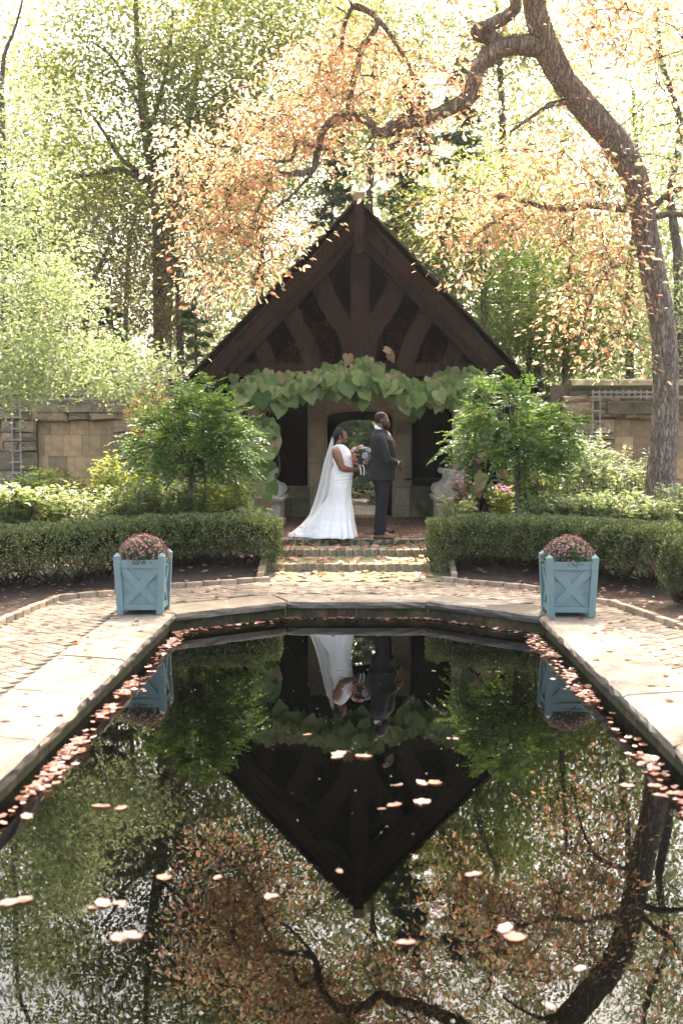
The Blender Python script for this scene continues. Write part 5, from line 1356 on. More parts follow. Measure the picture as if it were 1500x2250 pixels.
# ================================================================== FALLEN AND FLOATING LEAVES
M['fallen'] = leafmat('fallen_leaf', [(.42, .16, .09), (.50, .28, .18), (.36, .10, .07), (.48, .33, .22), (.55, .22, .10), (.40, .22, .15)], .2, .5, spec=.5)
M['fallen_obj'] = leafmat('fallen_leaf_single', [(.36, .19, .15), (.42, .18, .10), (.34, .22, .18), (.44, .28, .23)], .2, .35, per_object=True, spec=.8, big=(3.5, (.13, .05, .03)))
T_CURL = (np.array([(.45, 0, 0), (0, 0, .03), (.07, .24, .05), (.10, .47, .09), (.38, .44, .02), (.58, .52, .10), (.76, .34, .03), (.96, .06, .08), (.80, -.30, .02), (.62, -.50, .07), (.36, -.40, .02), (.12, -.44, .06), (.06, -.22, .04)], float),
          [(0, 1, 2), (0, 2, 3), (0, 3, 4), (0, 4, 5), (0, 5, 6), (0, 6, 7), (0, 7, 8), (0, 8, 9), (0, 9, 10), (0, 10, 11), (0, 11, 12), (0, 12, 1)][::1])
rs = np.random.RandomState(55)
P = []
def tread_z(y):
    if y < 14.98: return DECK
    pr = (14.98, .198)
    for (ys_, zt, zb) in ST:
        if y < ys_: return pr[1] + (zb - pr[1]) * (y - pr[0]) / (ys_ - pr[0]) + .01
        if y < ys_ + .2: return zt
        pr = (ys_ + .19, zt - .005)
    return PLAT
for _ in range(380):
    s = rs.choice([-1, 1]); y = rs.uniform(6.5, 15); x = s * rs.uniform(1.9, 3.5)
    P.append((x, y, DECK + .004))
for _ in range(150): x = rs.uniform(-2.4, 2.4); y = rs.uniform(13.2, 14.9); P.append((x, y, DECK + .004))
for _ in range(210): y = rs.uniform(15.0, 17.2); P.append((rs.uniform(-1.1, 1.1), y, tread_z(y) + .012))
for _ in range(240): P.append((rs.uniform(-1.5, 1.9), rs.uniform(17.3, 22), PLAT + .004))
for _ in range(700): x = rs.choice([-1, 1]) * rs.uniform(1.2, 5); y = rs.uniform(9, 16); P.append((x, y, ground_h(x, y) + .03))
P = np.array([p for p in P if not (inside(COPO, p[0], p[1]) and inside(POOL, p[0], p[1]))])
keep = [i for i, p in enumerate(P) if (p[1] > 15 or ground_h(p[0], p[1]) < p[2] or True)]
n = len(P); th = rs.uniform(0, 6.28, n)
tag(link('fallen_leaves', leaf_mesh('fallen_leaves', P, np.stack([np.cos(th), np.sin(th), rs.uniform(-.05, .25, n)], 1), np.array([0, 0, 1.]) + rs.normal(size=(n, 3)) * .25, rs.uniform(.03, .075, n) * np.where((P[:, 1] > 15) & (P[:, 1] < 17.2), 1.5, 1), .8, T_CURL), M['fallen']), 'russet autumn leaves scattered over paving, steps and soil', kind='stuff')
# leaves on the hedge tops
# floating band along the pool edge
P = []
def edge_pt(i, t, off):
    a = Vector(POOL[i]); c = Vector(POOL[i + 1]); d = (c - a).normalized(); n_ = Vector((d.y, -d.x)); p = a.lerp(c, t) + n_ * off; return (p.x, p.y, .006)
def band(i, n, t0, t1, w, dens=lambda t: 1):
    for _ in range(n):
        t = rs.uniform(t0, t1)
        if rs.rand() > dens(t): continue
        P.append(edge_pt(i, t, .02 + abs(rs.normal()) * w))
L0 = 17.15
cl_ = lambda t: .12 + .88 * (math.sin(t * 47) + math.sin(t * 113 + 1) + .8 * math.sin(t * 19) > .1)
band(0, 760, .62, 1, .055, cl_); band(1, 200, 0, 1, .06, cl_); band(2, 150, 0, 1, .03, cl_); band(3, 100, 0, 1, .03, cl_); band(4, 700, 0, .42, .065, cl_)
P = np.array(P); n = len(P); th = rs.uniform(0, 6.28, n); P[:, 2] += rs.uniform(0, .012, n)
P = np.array([p for p in P if inside(POOL, p[0], p[1])]); n = len(P); th = th[:n]
tag(link('floating_leaf_drift', leaf_mesh('floating_leaf_drift', P, np.stack([np.cos(th), np.sin(th), rs.uniform(-.05, .1, n)], 1), np.array([0, 0, 1.]) + rs.normal(size=(n, 3)) * .16, rs.uniform(.03, .062, n), .8, T_CURL), leafmat('wet_leaf', [(.36, .14, .11), (.42, .23, .20), (.28, .08, .05), (.45, .32, .28), (.34, .14, .07), (.14, .06, .04)], .15, .3, spec=.8)), 'drift of russet and pink leaves floating along the pool edge', kind='stuff')
# specks
P = np.stack([rs.uniform(-1.75, 1.75, 260), rs.uniform(3.9, 12.3, 260), np.full(260, .002)], 1); th = rs.uniform(0, 6.28, 260)
tag(link('floating_specks', leaf_mesh('floating_specks', P, np.stack([np.cos(th), np.sin(th), th * 0], 1), np.tile([0, 0, 1.], (260, 1)), rs.uniform(.006, .014, 260), .7), M['white_flower']), 'tiny pale specks floating on the pool', kind='stuff')
fm = leaf_mesh('blade', np.zeros((1, 3)), np.array([[1., 0, 0]]), np.array([[0, 0, 1.]]), np.array([1.]), .8, T_CURL); fm.materials.append(M['fallen_obj']); fm.shade_smooth()
FL = [(754, 1661, 3, 'cluster of pale leaves afloat near the centre of the pool, below the bride\'s reflection'), (665, 1614, 1, 'single pale leaf afloat left of centre, under the bride\'s reflection'), (1083, 1475, 2, 'small pink leaf pair afloat left of the right planter\'s reflection'), (948, 1474, 1, 'tiny pink leaf afloat under the groom\'s reflection'),
      (988, 1622, 2, 'small orange leaf pair afloat right of centre'), (885, 1722, 1, 'curled pale leaf afloat inside the dark roof reflection'), (950, 1726, 2, 'broad pale leaf afloat on the right part of the roof reflection'), (895, 1764, 2, 'pale leaf pair just below the curled one on the roof reflection'),
      (829, 1780, 1, 'small brown curled leaf afloat in the roof reflection'), (260, 1768, 2, 'pale leaf afloat among green reflections at left, upper'), (22, 1977, 2, 'orange-pink leaf afloat at the left edge of the picture'), (215, 1994, 2, 'pale double leaf afloat at lower left'), (262, 1981, 1, 'pale leaf touching the double leaf at lower left'),
      (287, 2066, 2, 'large pale crinkled leaf, lowest of those at lower left'), (372, 1934, 1, 'brownish leaf afloat left of the orange reflections'), (473, 1927, 1, 'small white leaf afloat in the orange reflections'), (580, 1969, 1, 'tan leaf afloat low in the orange reflections'), (742, 1906, 1, 'small tan leaf at the left side of the roof tip reflection'),
      (1022, 1922, 1, 'thin leaf with bright end afloat right of the roof tip reflection'), (1123, 2052, 2, 'brilliant white leaf afloat at lower right'), (915, 2075, 1, 'pale slanting leaf afloat right of bottom centre'), (1262, 2130, 1, 'small white leaf near the bottom right'), (1215, 2217, 1, 'tiny bright leaf at the bottom right'), (65, 1795, 1, 'orange leaf afloat near the left pool edge'), (1405, 1722, 2, 'white leaf pair near the right pool edge'), (1465, 1745, 1, 'orange leaf at the right edge of the picture')]
rf = random.Random(2)
for (u, v, k, lab) in FL:
    p = gp(u, v, .004); t = empty('floating_leaf', p, lab, 'leaf', 'leaves floating on the pool')
    sz = .078 * (1.15 if v > 1640 else .9) * (1.0 if k > 1 else .85) * (.6 if 'tiny' in lab or 'small' in lab else 1)
    for j in range(k): link('blade', fm, None, t, (p.x + (j - k / 2 + .5) * sz * .8, p.y + rf.uniform(-.03, .03), .002 + j * .003), (rf.uniform(-.08, .08), rf.uniform(-.08, .08), rf.uniform(0, 6.28)), (sz * rf.uniform(1, 1.3), sz * rf.uniform(.7, 1.2), sz * .45))
# ================================================================== PEOPLE
def skinmat(name, c0, c1):
    m, nt, bs, out = newmat(name)
    n = noise(nt, tex(nt), 9, 4); nt.links.new(ramp(nt, n, [(.3, c0), (.7, c1)]), bs.inputs['Base Color'])
    bs.inputs['Roughness'].default_value = .48; bs.inputs['Specular IOR Level'].default_value = .45
    bs.inputs['Subsurface Weight'].default_value = .08; bs.inputs['Subsurface Radius'].default_value = (.02, .008, .004); bs.inputs['Subsurface Scale'].default_value = .5
    return m
def cloth(name, c, rough=.85, sc_=60, var=.12, bd=.002, fold=None, sheen=0):
    m, nt, bs, out = newmat(name)
    n = noise(nt, tex(nt), sc_, 3, .6); nt.links.new(ramp(nt, n, [(.3, tuple(k * (1 - var) for k in c)), (.7, tuple(min(1, k * (1 + var)) for k in c))]), bs.inputs['Base Color'])
    bs.inputs['Roughness'].default_value = rough; bs.inputs['Sheen Weight'].default_value = sheen; bs.inputs['Specular IOR Level'].default_value = .2
    h = n
    if fold:
        f = noise(nt, tex(nt, fold), 1.0, 3, .5, .8); h = math_(nt, 'ADD', math_(nt, 'MULTIPLY', n, .12), math_(nt, 'MULTIPLY', f, 1.0))
        bump(nt, bs, h, .75, .028)
    else: bump(nt, bs, h, .4, bd)
    return m
M['skin_b'] = skinmat('brown_skin', (.185, .078, .042), (.225, .10, .055)); M['skin_g'] = skinmat('dark_brown_skin', (.11, .048, .03), (.145, .065, .04))
M['hair'] = plain('black_hair', (.008, .006, .006), .55, .3, 60, .4, .004); M['fade'] = plain('cropped_hair', (.03, .018, .014), .8, .2, 120, .3, .002)
M['suit'] = cloth('charcoal_suit', (.019, .0195, .0215), fold=(5, 5, 3.2)); M['trouser'] = cloth('charcoal_trousers', (.015, .0155, .0175), fold=(7, 7, 2.2)); M['navy'] = cloth('navy_suit', (.012, .013, .022))
M['shirt'] = cloth('white_shirt', (.75, .75, .76), .7); M['tie'] = cloth('orange_tie', (.55, .13, .05), .5); M['dress'] = cloth('ivory_lace', (.84, .82, .77), .7, 90, .05, fold=(6, 6, 5))
M['shoe'] = plain('tan_leather', (.24, .075, .03), .3, .6, 20, .2, .001); M['black_shoe'] = plain('black_leather', (.01, .01, .01), .3, .6)
M['gold'] = plain('gold', (.8, .5, .2), .25, .5, metal=1); M['eye'] = plain('eye', (.5, .45, .42), .2, .5); M['sole'] = plain('shoe_sole', (.02, .012, .01), .6)
def remeshed(name, b, m, parent, vox, smooth=4, off=None):
    me = b.mesh(name); fix_each(me); o = link(name, me, m, parent)
    r = o.modifiers.new('remesh', 'REMESH'); r.mode = 'VOXEL'; r.voxel_size = vox; r.use_smooth_shade = True
    s = o.modifiers.new('smooth', 'SMOOTH'); s.iterations = smooth; s.factor = .5
    return o
def fix_each(me): fix_normals(me)
def hand(b, w, d, up, side, curl=.5, L=.19, closed=True):
    """hand from wrist point w pointing along d; palm normal 'up' (back of the hand), side = thumb side; five fingers"""
    w = Vector(w); d = Vector(d).normalized(); up = Vector(up).normalized(); side = Vector(side).normalized(); k = L / .19
    pc = w + d * .05 * k
    Mx = Matrix((d, side, up)).transposed(); b.ball(pc, (.052 * k, .042 * k, .019 * k), 12, 8, Mx); b.cap(w - d * .02, .026 * k, w + d * .02, .027 * k)
    for i, (o, ln) in enumerate(((.030, .072), (.010, .080), (-.010, .074), (-.029, .058))):
        p = w + d * .085 * k + side * o * k; dd = d.copy()
        for j, f in enumerate((.45, .32, .23)):
            c_ = curl * (j + .55) * .9; dd = (d * math.cos(c_) - up * math.sin(c_)).normalized(); q = p + dd * ln * f * k; b.cap(p, (.0100 - j * .001) * k, q, (.0092 - j * .001) * k, 8); p = q
    p = w + d * .02 * k + side * .032 * k; q = p + (d * .7 + side * .6 - up * .35).normalized() * .04 * k; r = q + (d * .9 - side * .05 - up * .5).normalized() * .03 * k
    b.cap(p, .014 * k, q, .0115 * k, 8); b.cap(q, .0115 * k, r, .009 * k, 8)
def head(b, c, k, female, face=1.0):
    """c: centre of the skull; k: scale (1 = 0.235 m tall head); looks toward +x"""
    c = Vector(c); f = lambda x, y, z: c + Vector((x, y, z)) * k
    b.ball(f(-.012, 0, .022), (.098 * k, .076 * k, .092 * k), 20, 14)
    b.ball(f(.022, 0, -.020), (.070 * k, .064 * k, .085 * k), 18, 12)
    b.ball(f(.045, 0, -.075), (.045 * k, .046 * k, .036 * k), 16, 10)             # jaw / chin
    b.ball(f(.078, 0, -.092), (.018 * k, .022 * k, .017 * k), 12, 8)
    b.ball(f(.073, 0, .022), (.020 * k, .050 * k, .015 * k), 14, 8)               # brow
    b.cap(f(.083, 0, .008), .009 * k, f(.104, 0, -.027), .0115 * k); b.ball(f(.092, .013, -.031), .010 * k, 8, 6); b.ball(f(.092, -.013, -.031), .010 * k, 8, 6)
    b.ball(f(.088, 0, -.053), (.0125 * k, .026 * k, .0075 * k), 12, 8); b.ball(f(.086, 0, -.066), (.0125 * k, .023 * k, .0085 * k), 12, 8)
    for s in (-1, 1):
        b.ball(f(.058, s * .038, -.025), (.026 * k, .024 * k, .026 * k), 12, 8)
        b.ball(f(-.008, s * .075, -.010), (.019 * k, .010 * k, .031 * k), 12, 8)  # ear
def man(x0, Y, sc_, label, suit, trou, shoe_m, full=True, feet_z=PLAT, name='person', facing=1):
    root = empty(name, (x0, Y, feet_z), label, 'person')
    def W(x, y, z): return Vector((x0 + x * sc_, Y + y * sc_, feet_z + z * sc_))
    b = MB(); r = sc_
    head(b, W(.005, 0, 1.735), 1.0 * sc_, False)
    b.cap(W(-.028, 0, 1.64), .062 * r, W(-.045, 0, 1.50), .072 * r)
    b.ball(W(-.02, 0, 1.36), (.13 * r, .18 * r, .17 * r)); b.ball(W(.015, 0, 1.12), (.15 * r, .16 * r, .18 * r)); b.ball(W(-.01, 0, .93), (.14 * r, .17 * r, .13 * r))
    for s in (-1, 1):
        sh = W(-.04, s * .20, 1.44); el = W(.075, s * .265, 1.14); wr = W(.215, s * .075, 1.095 - .01 * s)
        b.cap(W(-.03, s * .1, 1.46), .07 * r, sh, .065 * r); b.cap(sh, .062 * r, el, .046 * r); b.cap(el, .045 * r, wr, .027 * r)
        hd_ = Vector((.75, -s * .45, -.35)); hand(b, wr, hd_, Vector((.5, s * .3, .8)), Vector((.4, -s * .1, .8)), .55 if s < 0 else .8, .19 * r)
        hp = W(-.01, s * .095, .90); kn = W(.01, s * .105, .50); an = W(-.03 + s * .012, s * .115, .09)
        b.cap(hp, .095 * r, kn, .058 * r); b.cap(kn, .056 * r, an, .038 * r); b.cap(an, .036 * r, W(.12, s * .12, .035), .03 * r); b.cap(an, .034 * r, W(-.06, s * .115, .04), .034 * r)
    remeshed('body', b, M['skin_g'], root, .0065, 3)
    # cropped hair and beard shells
    c = W(.005, 0, 1.735); hb = MB(); k = sc_
    hb.ball(c + Vector((-.018, 0, .026)) * k, (.0985 * k, .0785 * k, .0925 * k), 28, 20); me = hb.mesh('hair')
    import bmesh
    def keep(me, fn):
        bm = bmesh.new(); bm.from_mesh(me); bmesh.ops.delete(bm, geom=[v for v in bm.verts if not fn((v.co - c) / k)], context='VERTS'); bm.to_mesh(me); bm.free()
    keep(me, lambda p: p.z > .045 - .75 * max(0, -(p.x - .045)) * 1.0 - (.0 if p.x > .03 else .05) and p.z > -.055)
    link('hair', me, M['fade'], root, smooth=True)
    bd = MB(); bd.ball(c + Vector((.042, 0, -.078)) * k, (.052 * k, .056 * k, .047 * k), 20, 14); bd.ball(c + Vector((.07, 0, -.094)) * k, (.032 * k, .036 * k, .032 * k), 16, 10)
    bd.cap(c + Vector((.012, -.062, -.03)) * k, .014 * k, c + Vector((.025, -.05, -.085)) * k, .02 * k); bd.cap(c + Vector((.012, .062, -.03)) * k, .014 * k, c + Vector((.025, .05, -.085)) * k, .02 * k)
    bd.ball(c + Vector((.088, 0, -.044)) * k, (.013 * k, .03 * k, .005 * k)); remeshed('beard', bd, M['hair'], root, .005, 3)
    for s in (-1, 1):
        MB().ball(c + Vector((.076, s * .030, .004)) * k, .0105 * k).obj('eye', M['eye'], root, True)
        MB().cap(c + Vector((.088, s * .018, .024)) * k, .004, c + Vector((.076, s * .045, .026)) * k, .0035, 6).obj('eyebrow', M['hair'], root, True)
    # jacket: closed torso loft + sleeves
    jb = MB(); rings = []
    Z = [.855, .875, .99, 1.10, 1.19, 1.33, 1.44, 1.50, 1.56, 1.60]
    XC = [.0, .0, .0, .025, .032, .022, .004, -.008, -.025, -.03]; RX = [.186, .19, .192, .188, .186, .182, .165, .145, .105, .08]; RY = [.235, .238, .232, .215, .212, .232, .225, .19, .12, .085]
    n = 40
    zz = np.linspace(0, 1, 34); 
    for t in zz:
        z = np.interp(t, np.linspace(0, 1, len(Z)), Z); xc = np.interp(z, Z, XC); rx = np.interp(z, Z, RX); ry = np.interp(z, Z, RY)
        rings.append([W(xc + rx * math.copysign(abs(math.cos(a)) ** .8, math.cos(a)) * (1 + .012 * math.sin(a * 7 + z * 9)), ry * math.copysign(abs(math.sin(a)) ** .85, math.sin(a)), z) for a in [2 * math.pi * i / n for i in range(n)]])
    jb.loft(rings)
    for s in (-1, 1):
        sh = W(-.03, s * .195, 1.455); el = W(.065, s * .262, 1.15); wr = W(.205, s * .085, 1.10 - .01 * s)
        jb.cap(W(-.02, s * .1, 1.49), .07 * r, sh, .080 * r); pp = interp([sh, (sh + el) / 2 + Vector((.0, s * .012, 0)), el], 7); jb.tube(pp, [x_ * r for x_ in (.084, .086, .082, .079, .074, .073, .07)], 16); jb.ball(el, .071 * r, 16, 10)
        pp = interp([el, (el + wr) / 2, wr], 5); jb.tube(pp, [x_ * r for x_ in (.071, .066, .058, .052, .047)], 16)
    remeshed('jacket', jb, suit, root, .0075, 3)
    # trousers
    tb = MB(); tb.ball(W(-.005, 0, .92), (.172 * r, .21 * r, .16 * r), 20, 12)
    for s in (-1, 1):
        cen = [(-.002, .92), (.0, .82), (.006, .68), (.0, .52), (-.022, .36), (-.03, .2), (-.035, .055)]; rad = [.115, .118, .103, .088, .082, .079, .086]
        if s > 0: cen = [(x_ + .02 * (1 - z_), z_) for x_, z_ in cen]
        rg = []
        P_ = interp([W(x_, s * (.09 + .02 * (1 - z_)), z_) for x_, z_ in cen], 26); Rr_ = lerps(rad, 26)
        for i_, p in enumerate(P_):
            w_ = .10 * math.exp(-((i_ - 25) / 5) ** 2); rg.append([p + Vector((math.cos(a) * Rr_[i_] * r * (1.0 + w_ * math.sin(i_ * 2.0 + a)), math.sin(a) * Rr_[i_] * .88 * r, 0)) for a in [2 * math.pi * q / 22 for q in range(22)]])
        tb.loft(rg)
    remeshed('trousers', tb, trou, root, .0075, 2)
    # shirt collar, cuffs, tie
    cb = MB(); rg = []
    for (dz, ex) in ((0, 0), (.045, -.004), (.05, -.010), (.0, -.012)):
        rg.append([W(-.032 + (.078 + ex) * math.cos(a), (.072 + ex) * math.sin(a), 1.575 + dz - .045 * math.cos(a) - .0) for a in [2 * math.pi * q / 28 for q in range(28)]])
    cb.loft(rg + [rg[0]], cap=False); cb.obj('shirt_collar', M['shirt'], root, True)
    sb = MB().ball(W(.035, 0, 1.47), (.11 * r, .055 * r, .10 * r), 16, 10); sb.obj('shirt_front', M['shirt'], root, True)
    tb = MB(); tb.box(W(.078, 0, 1.555), (.04, .045, .045), Matrix.Rotation(.5, 3, 'Y'), .008); tb.loft([[W(x_ + dx, dy, z_) for dx, dy in ((-.006, -w_), (.008, -w_), (.008, w_), (-.006, w_))] for x_, z_, w_ in ((.09, 1.545, .02), (.150, 1.49, .028), (.182, 1.43, .034), (.205, 1.34, .036))]); tb.obj('tie', M['tie'], root)
    for s in (-1, 1):
        wr = W(.208, s * .082, 1.10 - .01 * s); d = Vector((.14, -s * .177, -.05)).normalized(); MB().tube([wr - d * .02, wr + d * .022], .036 * r, 14).obj('cuff', M['shirt'], root, True)
        # shoes
        ox = -.045 + (.02 if s > 0 else 0); yy = s * .115; u = MB()
        rg = []
        for (x_, w_, h_) in ((-.075, .018, .05), (-.06, .034, .085), (-.02, .038, .10), (.05, .040, .085), (.10, .046, .062), (.16, .044, .05), (.205, .030, .038), (.222, .012, .028)):
            rg.append([W(ox + x_, yy + w_ * math.cos(a), .016 + (h_ - .016) * max(math.sin(a), 0) ** .8 if a < math.pi else .012) for a in [2 * math.pi * q / 14 for q in range(14)]])
        u.loft(rg); u.obj('shoe', shoe_m, root, True)
        v = MB(); q = [(x_, w_ + .004) for (x_, w_) in ((-.08, .018), (-.06, .036), (0, .038), (.10, .048), (.17, .044), (.21, .030), (.229, .010))]
        pl_ = [(x0 + (ox + a) * r, Y + (yy + c_) * r) for a, c_ in q] + [(x0 + (ox + a) * r, Y + (yy - c_) * r) for a, c_ in reversed(q)]
        v.prism(pl_, feet_z + .001, feet_z + .016, 'z'); me = v.mesh('sole'); fix_normals(me); link('sole', me, M['sole'], root)
    # details: pocket flap, lapel, vent
    if full:
        fb = MB().box(W(.045, -.222, 1.09), (.11, .012, .035), Matrix.Rotation(.06, 3, 'Y')); fb.obj('pocket_flap', suit, root)
        lb = MB()
        lb.loft([[W(x_, -y_, z_), W(x_ + .012, -y_ - .01, z_), W(x_ + w_, -y_ + .01, z_ - .005), W(x_ + w_, -y_ + .03, z_ - .01)] for x_, y_, z_, w_ in ((.0, .075, 1.60, .03), (.045, .10, 1.54, .05), (.10, .11, 1.45, .06), (.165, .085, 1.32, .04), (.20, .05, 1.22, .01))]); me = lb.mesh('lapel'); fix_normals(me); link('lapel', me, suit, root)
        MB().tube([W(.205, -.09, 1.10), W(.209, -.086, 1.099)], .034, 12).obj('bracelet', M['gold'], root)
    return root
man(gp(838, 1183, PLAT).x, 17.35, 1.0, 'man in charcoal suit and tan shoes with back to the bride, hands clasped', M['suit'], M['trouser'], M['shoe'])
man(gp(837, 1171, PLAT).x + .02, 18.4, .985, 'man in dark navy suit mostly hidden behind the man in charcoal', M['navy'], M['navy'], M['black_shoe'], False)

def bride():
    x0 = gp(750, 1178, PLAT).x; Y = 17.5; u0 = 750; v0 = 1178; K = F / Y * 1.0
    root = empty('person', (x0, Y, PLAT), 'bride in ivory mermaid gown with train, braided bun, glasses and long veil', 'person')
    def W(x, y, z): return Vector((x0 + x, Y + y, PLAT + z))
    def L(u, v): return ((u - u0) / K, (v0 - v) / K)
    hc = L(750, 957); k = .90; c = W(hc[0] - .008, 0, hc[1] + .012)
    b = MB(); head(b, c, k, True)
    b.cap(W(-.035, 0, 1.40), .050, W(-.055, 0, 1.29), .056)
    b.ball(W(-.02, 0, 1.20), (.115, .16, .14)); b.ball(W(.02, 0, 1.05), (.13, .14, .17)); b.ball(W(0, 0, .85), (.15, .17, .16)); b.cap(W(0, 0, .7), .13, W(.02, 0, .3), .07)
    for s in (-1, 1):
        sh = W(-.075, s * .165, 1.27); el = W(.012, s * .215, 1.035); wr = W(.215, s * .055, 1.005)
        b.cap(W(-.06, s * .07, 1.30), .055, sh, .058); P = interp([sh, (sh + el) / 2 + Vector((0, s * .01, 0)), el], 6); b.tube(P, [.066, .070, .066, .060, .053, .050], 14); b.ball(el, .051); b.ball(sh, .064)
        P = interp([el, el.lerp(wr, .45) + Vector((0, s * .012, -.012)), wr], 6); b.tube(P, [.051, .052, .047, .040, .031, .026], 14)
        hand(b, wr, Vector((.85, -s * .35, .08)), Vector((.25, s * .93, .25)), Vector((-.1, 0, 1)), .85, .165)
    for s in (-1, 1): b.cap(W(.02, s * .07, .3), .05, W(.02, s * .07, .06), .035)
    remeshed('body', b, M['skin_b'], root, .0062, 3)
    # hair: cornrow braids swept into a low bun
    hb = MB(); f = lambda x, y, z: c + Vector((x, y, z)) * k
    hb.ball(f(-.022, 0, .028), (.098 * k, .080 * k, .094 * k), 24, 16)
    me = hb.mesh('hair'); import bmesh
    bm = bmesh.new(); bm.from_mesh(me); bmesh.ops.delete(bm, geom=[v for v in bm.verts if ((v.co - c) / k).x > .050 - .0 * v.co.z or ((v.co - c) / k).z < -.05 + (((v.co - c) / k).x + .04) * .6], context='VERTS'); bm.to_mesh(me); bm.free()
    hr = link('hair', me, M['hair'], root, smooth=True)
    for s in (-1, 1):
        for q, (z0, yy) in enumerate(((.115, .012), (.10, .036), (.07, .058), (.03, .073))):
            P = interp([f(.052 - q * .006, s * yy * .9, z0 - .035 - q * .008), f(-.02, s * yy * 1.06, z0 + .014), f(-.10, s * yy * .8, z0 - .045), f(-.115, s * yy * .3, -.045)], 22)
            hb = MB().tube(P, [.0125 * (1 + .22 * math.sin(i * 2.1)) for i in range(22)], 8); hb.obj('braid', M['hair'], hr, True)
    hb = MB(); hb.ball(f(-.098, 0, -.062), (.036, .042, .048), 14, 10); hb.ball(f(-.082, 0, -.098), (.033, .036, .033), 14, 10); hb.ball(f(-.108, 0, -.02), (.030, .036, .036)); remeshed('bun', hb, M['hair'], hr, .006, 2)
    for s in (-1, 1):
        MB().ball(f(.078, s * .030, .004), .0095 * k).obj('eye', M['eye'], root, True)
        MB().cap(f(.090, s * .018, .024), .003, f(.078, s * .044, .025), .0025, 6).obj('eyebrow', M['hair'], root, True)
        MB().tube([f(-.004, s * .085, -.035), f(-.004, s * .087, -.055), f(-.003, s * .087, -.075)], [.004, .0022, .0055], 6).obj('earring', M['gold'], root)
    g = MB()
    for s in (-1, 1):
        g.tube([f(.100, s * .033, .002) + Vector((.0, math.cos(a) * .024, math.sin(a) * .021)) for a in [2 * math.pi * i / 16 for i in range(17)]], .0016, 5, False); g.tube([f(.098, s * .058, .006), f(.0, s * .078, .006)], .0014, 5)
    g.tube([f(.102, -.01, .004), f(.102, .01, .004)], .0014, 5); g.obj('glasses', M['gold'], root)
    # dress
    prof = [(981, 766, 733, .135), (988, 770.5, 731, .150), (1004, 773.5, 731, .165), (1018, 774.5, 733, .152), (1032, 776.5, 729.5, .165), (1047, 774, 725.5, .19), (1065, 772.5, 725, .20), (1082, 771.5, 722, .19), (1095, 772, 716, .19), (1108, 774, 706, .20), (1124, 776, 692, .23), (1140, 777.5, 674, .27), (1151, 779, 661, .32), (1161, 780.5, 649, .37), (1170, 782, 637, .41), (1177.5, 783, 631, .44)]
    vs = [p[0] for p in prof]; n = 120; rings = []
    for v in np.linspace(981, 1177.5, 90):
        fr, bk, ry = (np.interp(v, vs, [p[i] for p in prof]) for i in (1, 2, 3))
        xf, z = L(fr, v); xb, _ = L(bk, v); g_ = max(0, (v - 1085) / 92); rg = []
        body_b = L(np.interp(v, [981, 1065, 1178], [733, 724, 722]), v)[0]
        for i in range(n):
            a = 2 * math.pi * i / n; ca_, sa_ = math.cos(a), math.sin(a)
            cx_ = (xf + body_b) / 2; rx = (xf - body_b) / 2
            fold = 1 + g_ ** 1.1 * (.075 * math.sin(9 * a + 1.2 * g_) + .05 * math.sin(17 * a + 2) + .03 * math.sin(29 * a))
            x = cx_ + rx * ca_ * fold; y = ry * sa_ * fold
            if ca_ < 0:       # train pulled back behind, narrow towards its tip
                tt = (-ca_) ** 1.9; x -= (body_b - xb) * tt * (1 + .03 * math.sin(11 * a) * g_); y *= 1 - .25 * tt * g_
            # ruching round hips
            hip = math.exp(-((v - 1042) / 16) ** 2); x += .009 * hip * math.sin(v * .9 + 2.2 * ca_); y += .012 * hip * math.sin(v * .9 + 2 * ca_) * np.sign(sa_)
            zz = z + (.006 + .008 * math.sin(9 * a)) * (1 if v > 1170 else 0)
            if v < 990: zz += (.02 * (-ca_) + .0 * sa_) + (.05 * (sa_ * sa_) if v < 984 else .02 * sa_ * sa_)
            rg.append(W(x, y, max(zz, .004)))
        rings.append(rg)
    db = MB().loft(rings, cap=False); me = db.mesh('gown'); fix_normals(me); d = link('gown', me, M['dress'], root, smooth=True)
    so = d.modifiers.new('thick', 'SOLIDIFY'); so.thickness = .006; so.offset = 0
    # bust and straps
    bb = MB(); bb.ball(W(.085, -.075, 1.205), (.075, .075, .07), 16, 10); bb.ball(W(.085, .075, 1.205), (.075, .075, .07), 16, 10); remeshed('bodice', bb, M['dress'], root, .007, 4)
    for s in (-1, 1):
        P = interp([W(.105, s * .095, 1.245), W(.03, s * .11, 1.325), W(-.045, s * .115, 1.352), W(-.105, s * .11, 1.31), W(-.135, s * .10, 1.24)], 14)
        MB().loft([[p + Vector((0, -.02, 0)), p + Vector((.0, -.02, .008)), p + Vector((0, .02, .01)), p + Vector((0, .02, 0))] for p in P]).obj('strap', M['dress'], root, True)
    # veil
    m, nt, bs, out = newmat('tulle'); bs.inputs['Base Color'].default_value = (.9, .9, .9, 1); bs.inputs['Roughness'].default_value = .9
    tr = nt.nodes.new('ShaderNodeBsdfTransparent'); tl = nt.nodes.new('ShaderNodeBsdfTranslucent'); tl.inputs['Color'].default_value = (.9, .9, .9, 1)
    m1 = nt.nodes.new('ShaderNodeMixShader'); m1.inputs[0].default_value = .5; m2 = nt.nodes.new('ShaderNodeMixShader')
    lw_ = nt.nodes.new('ShaderNodeLayerWeight'); lw_.inputs['Blend'].default_value = .35
    nt.links.new(ramp(nt, lw_.outputs['Facing'], [(0, (.30, .30, .30)), (1, (.85, .85, .85))]), m2.inputs[0])
    nt.links.new(bs.outputs[0], m1.inputs[1]); nt.links.new(tl.outputs[0], m1.inputs[2]); nt.links.new(tr.outputs[0], m2.inputs[1]); nt.links.new(m1.outputs[0], m2.inputs[2]); nt.links.new(m2.outputs[0], out.inputs['Surface'])
